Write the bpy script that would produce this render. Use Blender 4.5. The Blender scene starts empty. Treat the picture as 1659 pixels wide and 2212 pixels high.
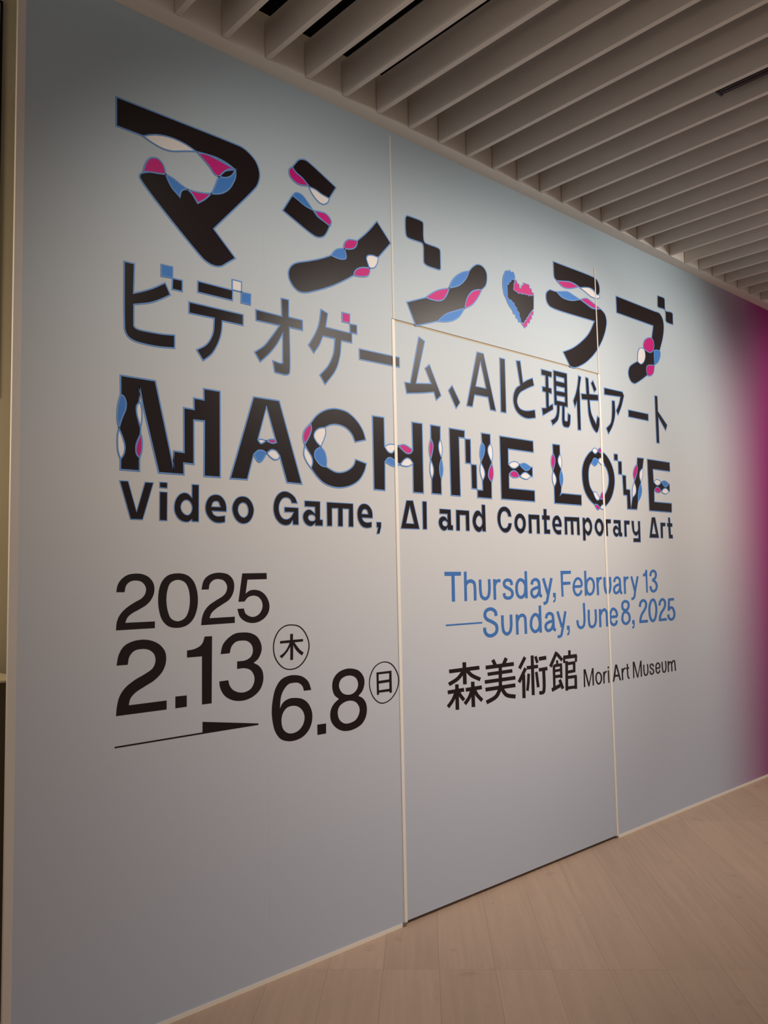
import bpy, math, random
from mathutils import Matrix, Vector
from mathutils.geometry import tessellate_polygon

# ------------------------------------------------------------------ camera, world, lights
CAM_MATRIX = ((0.739517, -0.038581, -0.672031, 0.000000), (-0.672833, -0.072394, -0.736244, -2.696071), (-0.020246, 0.996630, -0.079495, 1.500000), (0.000000, 0.000000, 0.000000, 1.000000))
FOCAL_PIXELS = 1785.0
S = bpy.context.scene
COL = S.collection
S.view_settings.view_transform = 'Standard'
S.view_settings.look = 'None'
S.view_settings.exposure = 0.0
S.view_settings.gamma = 1.0
S.view_settings.use_curve_mapping = False

cam_data = bpy.data.cameras.new('camera')
cam_data.sensor_fit = 'VERTICAL'
cam_data.sensor_height = 24.0
cam_data.lens = FOCAL_PIXELS / 2212.0 * 24.0
cam_data.clip_start = 0.02
cam = bpy.data.objects.new('camera', cam_data)
COL.objects.link(cam)
cam.matrix_world = Matrix(CAM_MATRIX)
S.camera = cam

world = bpy.data.worlds.new('world')
S.world = world
world.use_nodes = True
world.node_tree.nodes['Background'].inputs[0].default_value = (1.0, 0.90, 0.83, 1)
world.node_tree.nodes['Background'].inputs[1].default_value = 0.30

def spot(loc, aim, power, angle, blend=1.0, size=0.06, color=(1.0, 0.91, 0.82)):
    d = bpy.data.lights.new('track_or_fill_spot', 'SPOT')
    d.energy = power; d.spot_size = math.radians(angle); d.spot_blend = blend
    d.shadow_soft_size = size; d.color = color
    o = bpy.data.objects.new('track_or_fill_spot', d); COL.objects.link(o)
    o.location = loc
    o.rotation_euler = (Vector(aim) - Vector(loc)).to_track_quat('-Z', 'Y').to_euler()
    return o

# gallery track spots aimed at the title wall
spot((5.11, -2.20, 3.54), (4.55, 0, 1.95), 180, 95, 0.9)
spot((4.00, -2.77, 3.54), (3.36, 0, 2.14), 212, 62, 0.9)
spot((1.47, -2.19, 3.54), (2.43, 0, 1.80), 148, 86)
spot((7.60, -2.10, 3.54), (6.95, 0, 2.05), 150, 74)
# unseen fills added to brighten the floor and bounce onto the slats
spot((5.60, -3.30, 3.54), (5.60, -3.20, 0), 80, 92)
spot((2.20, -4.20, 3.54), (2.20, -4.00, 0), 70, 120)
# unseen fill light added to brighten the room behind the left wall end
pl = bpy.data.lights.new('room_fill', 'POINT'); pl.energy = 22; pl.shadow_soft_size = 0.2; pl.color = (1, 0.85, 0.66)
po = bpy.data.objects.new('room_fill', pl); COL.objects.link(po); po.location = (0.1, 0.35, 2.15)

# ------------------------------------------------------------------ helpers
def lin(c):
    c = c / 255.0
    return c / 12.92 if c <= 0.04045 else ((c + 0.055) / 1.055) ** 2.4

def srgb(r, g, b):
    return (lin(r), lin(g), lin(b), 1.0)

def material(name, color, rough=0.6, spec=0.5, metal=0.0, noise=0.0, scale=20.0):
    m = bpy.data.materials.new(name); m.use_nodes = True
    nt = m.node_tree; b = nt.nodes['Principled BSDF']
    b.inputs['Base Color'].default_value = color
    b.inputs['Roughness'].default_value = rough
    b.inputs['Specular IOR Level'].default_value = spec
    b.inputs['Metallic'].default_value = metal
    if noise:
        g = nt.nodes.new('ShaderNodeNewGeometry')
        n = nt.nodes.new('ShaderNodeTexNoise'); n.inputs['Scale'].default_value = scale; n.inputs['Detail'].default_value = 4
        r = nt.nodes.new('ShaderNodeValToRGB')
        r.color_ramp.elements[0].position = 0.3; r.color_ramp.elements[1].position = 0.7
        lo = tuple(c * (1 - noise) for c in color[:3]) + (1,)
        hi = tuple(min(1, c * (1 + noise)) for c in color[:3]) + (1,)
        r.color_ramp.elements[0].color = lo; r.color_ramp.elements[1].color = hi
        nt.links.new(g.outputs['Position'], n.inputs['Vector'])
        nt.links.new(n.outputs['Fac'], r.inputs['Fac'])
        nt.links.new(r.outputs['Color'], b.inputs['Base Color'])
    return m

def math_node(nt, op, a, b=None, c=None):
    n = nt.nodes.new('ShaderNodeMath'); n.operation = op
    for i, v in enumerate((a, b, c)):
        if v is None: continue
        if isinstance(v, (int, float)): n.inputs[i].default_value = v
        else: nt.links.new(v, n.inputs[i])
    return n.outputs[0]

def mix_color(nt, fac, a, b, mode='MIX'):
    n = nt.nodes.new('ShaderNodeMix'); n.data_type = 'RGBA'; n.blend_type = mode
    for sock, v in ((n.inputs[0], fac), (n.inputs[6], a), (n.inputs[7], b)):
        if isinstance(v, (int, float)): sock.default_value = v
        elif isinstance(v, tuple): sock.default_value = v
        else: nt.links.new(v, sock)
    return n.outputs[2]

def printed_wall_material():
    """wallpaper printed with a pale gradient that turns magenta along the wall"""
    m = bpy.data.materials.new('printed_wallpaper'); m.use_nodes = True
    nt = m.node_tree; b = nt.nodes['Principled BSDF']
    b.inputs['Roughness'].default_value = 0.62
    b.inputs['Specular IOR Level'].default_value = 0.25
    g = nt.nodes.new('ShaderNodeNewGeometry')
    sp = nt.nodes.new('ShaderNodeSeparateXYZ'); nt.links.new(g.outputs['Position'], sp.inputs[0])
    x, z = sp.outputs[0], sp.outputs[2]
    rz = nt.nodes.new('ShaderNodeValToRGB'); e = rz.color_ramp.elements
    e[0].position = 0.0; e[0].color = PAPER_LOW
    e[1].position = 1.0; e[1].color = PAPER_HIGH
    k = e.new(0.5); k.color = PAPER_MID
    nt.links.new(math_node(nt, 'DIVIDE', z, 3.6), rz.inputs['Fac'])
    # magenta field, its edge leaning slightly with height
    edge = math_node(nt, 'ADD', x, math_node(nt, 'MULTIPLY', z, -0.02))
    mr = nt.nodes.new('ShaderNodeMapRange'); mr.interpolation_type = 'SMOOTHSTEP'
    mr.inputs['From Min'].default_value = 5.30; mr.inputs['From Max'].default_value = 6.60
    nt.links.new(edge, mr.inputs['Value'])
    c = mix_color(nt, mr.outputs[0], rz.outputs['Color'], MAGENTA_FIELD)
    # hairline seams between the printed drops
    for sx in (1.834, 3.355):
        d = math_node(nt, 'ABSOLUTE', math_node(nt, 'SUBTRACT', x, sx))
        line = math_node(nt, 'LESS_THAN', d, 0.0025)
        c = mix_color(nt, math_node(nt, 'MULTIPLY', line, 0.035), c, (0.2, 0.19, 0.18, 1))
    nt.links.new(c, b.inputs['Base Color'])
    n = nt.nodes.new('ShaderNodeTexNoise'); n.inputs['Scale'].default_value = 3.0
    bp = nt.nodes.new('ShaderNodeBump'); bp.inputs['Strength'].default_value = 0.02
    nt.links.new(g.outputs['Position'], n.inputs['Vector']); nt.links.new(n.outputs['Fac'], bp.inputs['Height'])
    nt.links.new(bp.outputs['Normal'], b.inputs['Normal'])
    return m

def floor_material():
    """wide oiled boards laid at 45 degrees to the wall"""
    m = bpy.data.materials.new('oak_floor_boards'); m.use_nodes = True
    nt = m.node_tree; b = nt.nodes['Principled BSDF']
    b.inputs['Roughness'].default_value = 0.55
    b.inputs['Specular IOR Level'].default_value = 0.3
    g = nt.nodes.new('ShaderNodeNewGeometry')
    sp = nt.nodes.new('ShaderNodeSeparateXYZ'); nt.links.new(g.outputs['Position'], sp.inputs[0])
    x, y = sp.outputs[0], sp.outputs[1]
    across = math_node(nt, 'DIVIDE', math_node(nt, 'SUBTRACT', math_node(nt, 'SUBTRACT', x, y), 1.822), 0.3035)
    along = math_node(nt, 'DIVIDE', math_node(nt, 'SUBTRACT', math_node(nt, 'ADD', x, y), 1.972), 2.7)
    ia = math_node(nt, 'FLOOR', across); il = math_node(nt, 'FLOOR', along)
    fa = math_node(nt, 'FRACT', across); fl = math_node(nt, 'FRACT', along)
    cid = nt.nodes.new('ShaderNodeCombineXYZ'); nt.links.new(ia, cid.inputs[0]); nt.links.new(il, cid.inputs[1])
    wn = nt.nodes.new('ShaderNodeTexWhiteNoise'); wn.noise_dimensions = '2D'; nt.links.new(cid.outputs[0], wn.inputs['Vector'])
    gv = nt.nodes.new('ShaderNodeCombineXYZ')
    nt.links.new(math_node(nt, 'MULTIPLY', across, 5.0), gv.inputs[0])
    nt.links.new(math_node(nt, 'MULTIPLY', along, 2.2), gv.inputs[1])
    nt.links.new(math_node(nt, 'MULTIPLY', wn.outputs['Value'], 40.0), gv.inputs[2])
    gr = nt.nodes.new('ShaderNodeTexNoise'); gr.inputs['Scale'].default_value = 1.6; gr.inputs['Detail'].default_value = 8
    gr.inputs['Roughness'].default_value = 0.62; nt.links.new(gv.outputs[0], gr.inputs['Vector'])
    ramp = nt.nodes.new('ShaderNodeValToRGB')
    ramp.color_ramp.elements[0].position = 0.28; ramp.color_ramp.elements[0].color = FLOOR_DARK
    ramp.color_ramp.elements[1].position = 0.72; ramp.color_ramp.elements[1].color = FLOOR_LIGHT
    nt.links.new(gr.outputs['Fac'], ramp.inputs['Fac'])
    tone = math_node(nt, 'ADD', math_node(nt, 'MULTIPLY', wn.outputs['Value'], 0.10), 0.95)
    tv = nt.nodes.new('ShaderNodeCombineXYZ')
    for i in range(3): nt.links.new(tone, tv.inputs[i])
    c = mix_color(nt, 1.0, ramp.outputs['Color'], tv.outputs[0], 'MULTIPLY')
    da = math_node(nt, 'MINIMUM', fa, math_node(nt, 'SUBTRACT', 1.0, fa))
    dl = math_node(nt, 'MINIMUM', fl, math_node(nt, 'SUBTRACT', 1.0, fl))
    seam = math_node(nt, 'MAXIMUM', math_node(nt, 'LESS_THAN', da, 0.0055), math_node(nt, 'LESS_THAN', dl, 0.00055))
    c = mix_color(nt, math_node(nt, 'MULTIPLY', seam, 0.35), c, FLOOR_SEAM)
    # a few dark scuffs
    sc = nt.nodes.new('ShaderNodeTexNoise'); sc.inputs['Scale'].default_value = 9.0; sc.inputs['Detail'].default_value = 6
    nt.links.new(g.outputs['Position'], sc.inputs['Vector'])
    mr = nt.nodes.new('ShaderNodeMapRange'); mr.inputs['From Min'].default_value = 0.64; mr.inputs['From Max'].default_value = 0.80
    nt.links.new(sc.outputs['Fac'], mr.inputs['Value'])
    c = mix_color(nt, math_node(nt, 'MULTIPLY', mr.outputs[0], 0.35), c, FLOOR_SEAM)
    vo = nt.nodes.new('ShaderNodeTexVoronoi'); vo.inputs['Scale'].default_value = 7.0
    nt.links.new(g.outputs['Position'], vo.inputs['Vector'])
    gate = nt.nodes.new('ShaderNodeSeparateColor'); nt.links.new(vo.outputs['Color'], gate.inputs[0])
    fleck = math_node(nt, 'MULTIPLY', math_node(nt, 'LESS_THAN', vo.outputs['Distance'], 0.03), math_node(nt, 'GREATER_THAN', gate.outputs[0], 0.72))
    c = mix_color(nt, math_node(nt, 'MULTIPLY', fleck, 0.6), c, srgb(70, 52, 44))
    nt.links.new(c, b.inputs['Base Color'])
    return m

# ---- pigments
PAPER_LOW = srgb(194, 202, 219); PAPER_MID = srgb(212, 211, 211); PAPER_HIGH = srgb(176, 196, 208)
MAGENTA_FIELD = srgb(158, 10, 116)
FLOOR_DARK = srgb(196, 167, 145); FLOOR_LIGHT = srgb(210, 180, 155); FLOOR_SEAM = srgb(122, 96, 80)
M_PAPER = printed_wall_material()
M_FLOOR = floor_material()
M_BLACK = material('black_print', srgb(32, 22, 23), 0.33, 0.28)
M_OUTLINE = material('blue_outline_print', srgb(104, 150, 212), 0.5, 0.4)
M_BLUE = material('blue_print', srgb(62, 126, 204), 0.5, 0.4)
M_BLUETEXT = material('blue_text_print', srgb(62, 116, 186), 0.5, 0.4)
M_MAGENTA = material('magenta_print', srgb(200, 4, 122), 0.5, 0.4)
M_WHITE = material('white_print', srgb(240, 234, 230), 0.5, 0.4)
M_CREAM = material('cream_edge_paint', srgb(246, 238, 226), 0.6, 0.3)
M_JOINT = material('pale_joint_filler', srgb(226, 218, 206), 0.7, 0.2)
M_BEAM = material('lightened_beam_paint', srgb(244, 238, 230), 0.7, 0.25)  # slat paint lightened in colour for light bounced onto the beam
M_TRIM = material('warm_grey_paint', srgb(228, 218, 208), 0.7, 0.25, noise=0.02, scale=4)
M_BAFFLE = material('taupe_baffle_paint', srgb(222, 214, 206), 0.6, 0.3, noise=0.03, scale=5)
M_VOID = material('black_ceiling_paint', srgb(14, 13, 13), 0.9, 0.1)
M_TRACK = material('black_track_metal', srgb(22, 21, 24), 0.45, 0.5)
M_TRACKIN = material('dark_copper_strip', srgb(60, 44, 40), 0.4, 0.5, metal=0.6)
M_GAP = material('tan_door_edge', srgb(190, 174, 148), 0.8, 0.2)
M_DARK = material('gap_shade', srgb(16, 12, 10), 0.9, 0.1)  # near-black plate colour standing for the shade under the door
M_BEIGE = material('beige_wall_paint', srgb(214, 198, 166), 0.8, 0.2, noise=0.02, scale=3)
M_BROWN = material('dark_brown_laminate', srgb(96, 82, 60), 0.6, 0.3, noise=0.04, scale=8)
M_STEEL = material('hinge_steel', srgb(150, 146, 140), 0.35, 0.5, metal=0.9)

class MB:
    """collects faces for ONE mesh object"""
    def __init__(self): self.v = []; self.f = []; self.mi = []
    def box(self, x0, x1, y0, y1, z0, z1, mi=0):
        n = len(self.v)
        self.v += [(x0, y0, z0), (x1, y0, z0), (x1, y1, z0), (x0, y1, z0), (x0, y0, z1), (x1, y0, z1), (x1, y1, z1), (x0, y1, z1)]
        for q in ((0, 3, 2, 1), (4, 5, 6, 7), (0, 1, 5, 4), (1, 2, 6, 5), (2, 3, 7, 6), (3, 0, 4, 7)):
            self.f.append(tuple(n + i for i in q)); self.mi.append(mi)
        return self
    def build(self, name, mats, parent=None, bevel=0.0):
        me = bpy.data.meshes.new(name); me.from_pydata(self.v, [], self.f); me.update()
        for m in (mats if isinstance(mats, (list, tuple)) else [mats]): me.materials.append(m)
        for p, i in zip(me.polygons, self.mi): p.material_index = i
        o = bpy.data.objects.new(name, me); COL.objects.link(o)
        if bevel:
            b = o.modifiers.new('bevel', 'BEVEL'); b.width = bevel; b.segments = 2; b.limit_method = 'ANGLE'
        if parent is not None:
            o.parent = parent
            o.matrix_parent_inverse = Matrix.Translation(-Vector(parent.location))
        return o

def tag(o, label, cat, group=None):
    o['label'] = label; o['category'] = cat
    if group: o['group'] = group
    return o

def struct(o, label=None, cat=None):
    o['kind'] = 'structure'
    if label: o['label'] = label; o['category'] = cat
    return o

def empty(name, loc):
    e = bpy.data.objects.new(name, None); COL.objects.link(e); e.location = loc; e.empty_display_size = 0.05
    return e

# ------------------------------------------------------------------ the setting
X0, X1 = 0.874, 9.0            # ends of the title wall
DL, DR, DT = 2.531, 4.213, 2.684   # door opening
TOP = 3.58
SOFFIT = 0.076                 # depth of the edge beam over the wall
w = MB()
T = 0.20
w.box(X0 + 0.026, 1.2, 0, 0.012, 0.0, TOP)      # the facing board runs past the core at the left end
w.box(1.2, DL, 0, T, 0.0, TOP)
w.box(DR, X1, 0, T, 0.0, TOP)
w.box(DL, DR, 0, T, DT, TOP)
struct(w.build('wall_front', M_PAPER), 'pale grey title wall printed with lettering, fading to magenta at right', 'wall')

f = MB(); f.box(-4, 10, -8, 3.0, -0.1, 0.0)
struct(f.build('floor', M_FLOOR), 'brown oak floor of wide diagonal boards', 'floor')
c = MB(); c.box(-4, 10, -8, 3.0, 4.7, 4.8)
struct(c.build('ceiling', M_VOID), 'black ceiling void above the grey slats', 'ceiling')
b = MB(); b.box(-4, 10, 1.0, 1.1, 0, 4.7)
struct(b.build('wall_back', M_BEIGE), 'beige wall of the room behind the left end of the title wall', 'wall')

t = MB(); t.box(X0, X0 + 0.026, -0.001, 0.012, 0, TOP)
struct(t.build('trim_1', M_TRIM), 'beige corner edge at the left end of the title wall', 'trim')
t = MB(); t.box(X0, X1, -SOFFIT, T, TOP, TOP + 0.153)
struct(t.build('trim_2', M_BEAM), 'edge beam, paled in colour for bounced light, along the top of the title wall, into which the ceiling slats run', 'trim')
t = MB(); t.box(X0 + 0.026, DL, -0.003, 0.0, 0, 0.0155)
struct(t.build('baseboard_left', M_CREAM), 'thin pale strip at the foot of the wall left of the door', 'baseboard')
t = MB(); t.box(DR, X1, -0.003, 0.0, 0, 0.0155)
struct(t.build('baseboard_right', M_CREAM), 'thin pale strip at the foot of the wall right of the door', 'baseboard')

# flush double-width door cut through the print
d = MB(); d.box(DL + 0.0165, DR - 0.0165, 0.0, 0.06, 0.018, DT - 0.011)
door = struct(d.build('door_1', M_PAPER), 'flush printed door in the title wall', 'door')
fr = MB()
fr.box(DL, DL + 0.0165, -0.004, T, 0.014, DT - 0.004)
fr.box(DR - 0.0165, DR, -0.004, T, 0.014, DT - 0.004)
fr.build('edge_strip', M_CREAM, door)['label'] = 'cream edge strips either side of the flush door'
fr = MB(); fr.box(DL + 0.0165, DR - 0.0165, 0.004, T, DT - 0.011, DT)
fr.build('head_gap', M_GAP, door)['label'] = 'tan shadow gap over the door'
fr = MB(); fr.box(DL + 0.0165, DR - 0.0165, 0.05, T, 0, 0.018)
fr.build('threshold_shade', M_DARK, door)['label'] = 'dark plate painted as the shade in the gap under the door'
fr = MB(); fr.box(DL - 0.012, DL + 0.008, -0.007, 0.02, 0.002, 0.016)
fr.build('pivot_hinge', M_STEEL, door, 0.001)['label'] = 'small steel pivot at the bottom left door corner'
t = MB(); t.box(2.5390, 2.5475, -0.003, 0.0, DT, 3.555)
struct(t.build('trim_4', M_JOINT), 'pale joint line rising from the left door edge to the ceiling', 'trim')
t = MB(); t.box(4.2030, 4.2130, -0.003, 0.0, DT, 3.33)
struct(t.build('trim_5', M_JOINT), 'pale joint line rising from the right door edge', 'trim')

# ------------------------------------------------------------------ ceiling slats
ORD = ['', 'first', 'second', 'third', 'fourth', 'fifth', 'sixth', 'seventh', 'eighth', 'ninth', 'tenth', 'eleventh', 'twelfth',
       'thirteenth', 'fourteenth', 'fifteenth', 'sixteenth', 'seventeenth', 'eighteenth', 'nineteenth', 'twentieth', 'twenty-first',
       'twenty-second', 'twenty-third', 'twenty-fourth', 'twenty-fifth', 'twenty-sixth', 'twenty-seventh', 'twenty-eighth']
SL = 0.024
first = MB().box(-SL, 0, -7.5, -SOFFIT - 0.003, 0.0, 0.155).build('louvre_slat', M_BAFFLE, None, 0.0015)
for k in range(-2, 25):
    o = first if k == -2 else first.copy()
    if k > -2: COL.objects.link(o)
    o.location = (1.622 + 0.1989 * k, 0, TOP)
    n = 25 - k
    tag(o, 'taupe ceiling slat, %s counting from the far end above the magenta wall' % ORD[n] if n > 1 else
        'farthest taupe ceiling slat, above the magenta end of the wall', 'ceiling slat', 'parallel ceiling slats')

tr = empty('lighting_track', (3.477, -1.14, 3.62))
MB().box(3.455, 3.499, -6.5, -1.140, 3.602, 3.642).build('rail', M_TRACK, tr, 0.002)
MB().box(3.471, 3.483, -6.5, -1.150, 3.600, 3.6025).build('conductor_slot', M_TRACKIN, tr)
MB().box(3.453, 3.501, -1.145, -1.133, 3.599, 3.644).build('end_cap', M_TRACK, tr, 0.002)
tag(tr, 'black lighting track hung between two ceiling slats at upper right', 'lighting track')

# ------------------------------------------------------------------ dark counter seen past the left end of the wall
ct = empty('counter', (0.3, 0.6, 0))
MB().box(-1.2, 1.06, 0.42, 0.95, 0, 1.156).build('counter_body', M_BROWN, ct, 0.004)
MB().box(-1.22, 1.07, 0.41, 0.96, 1.156, 1.166).build('counter_top', M_BEIGE, ct, 0.003)
tag(ct, 'dark brown counter just visible past the left end of the wall', 'counter')

fp = empty('framed_panel', (0.7, 0.985, 2.3))
mb = MB()
mb.box(1.119, 1.130, 0.985, 1.0, 2.30, 4.09); mb.box(0.30, 0.311, 0.985, 1.0, 2.30, 4.09)
mb.box(0.311, 1.119, 0.985, 1.0, 4.079, 4.09); mb.box(0.311, 1.119, 0.985, 1.0, 2.30, 2.311)
mb.build('frame', M_TRACK, fp)
MB().box(0.311, 1.119, 0.990, 0.998, 2.311, 4.079).build('panel', M_TRIM, fp)
tag(fp, 'thin black-framed grey panel glimpsed at the upper left edge behind the wall end', 'panel')

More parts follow.
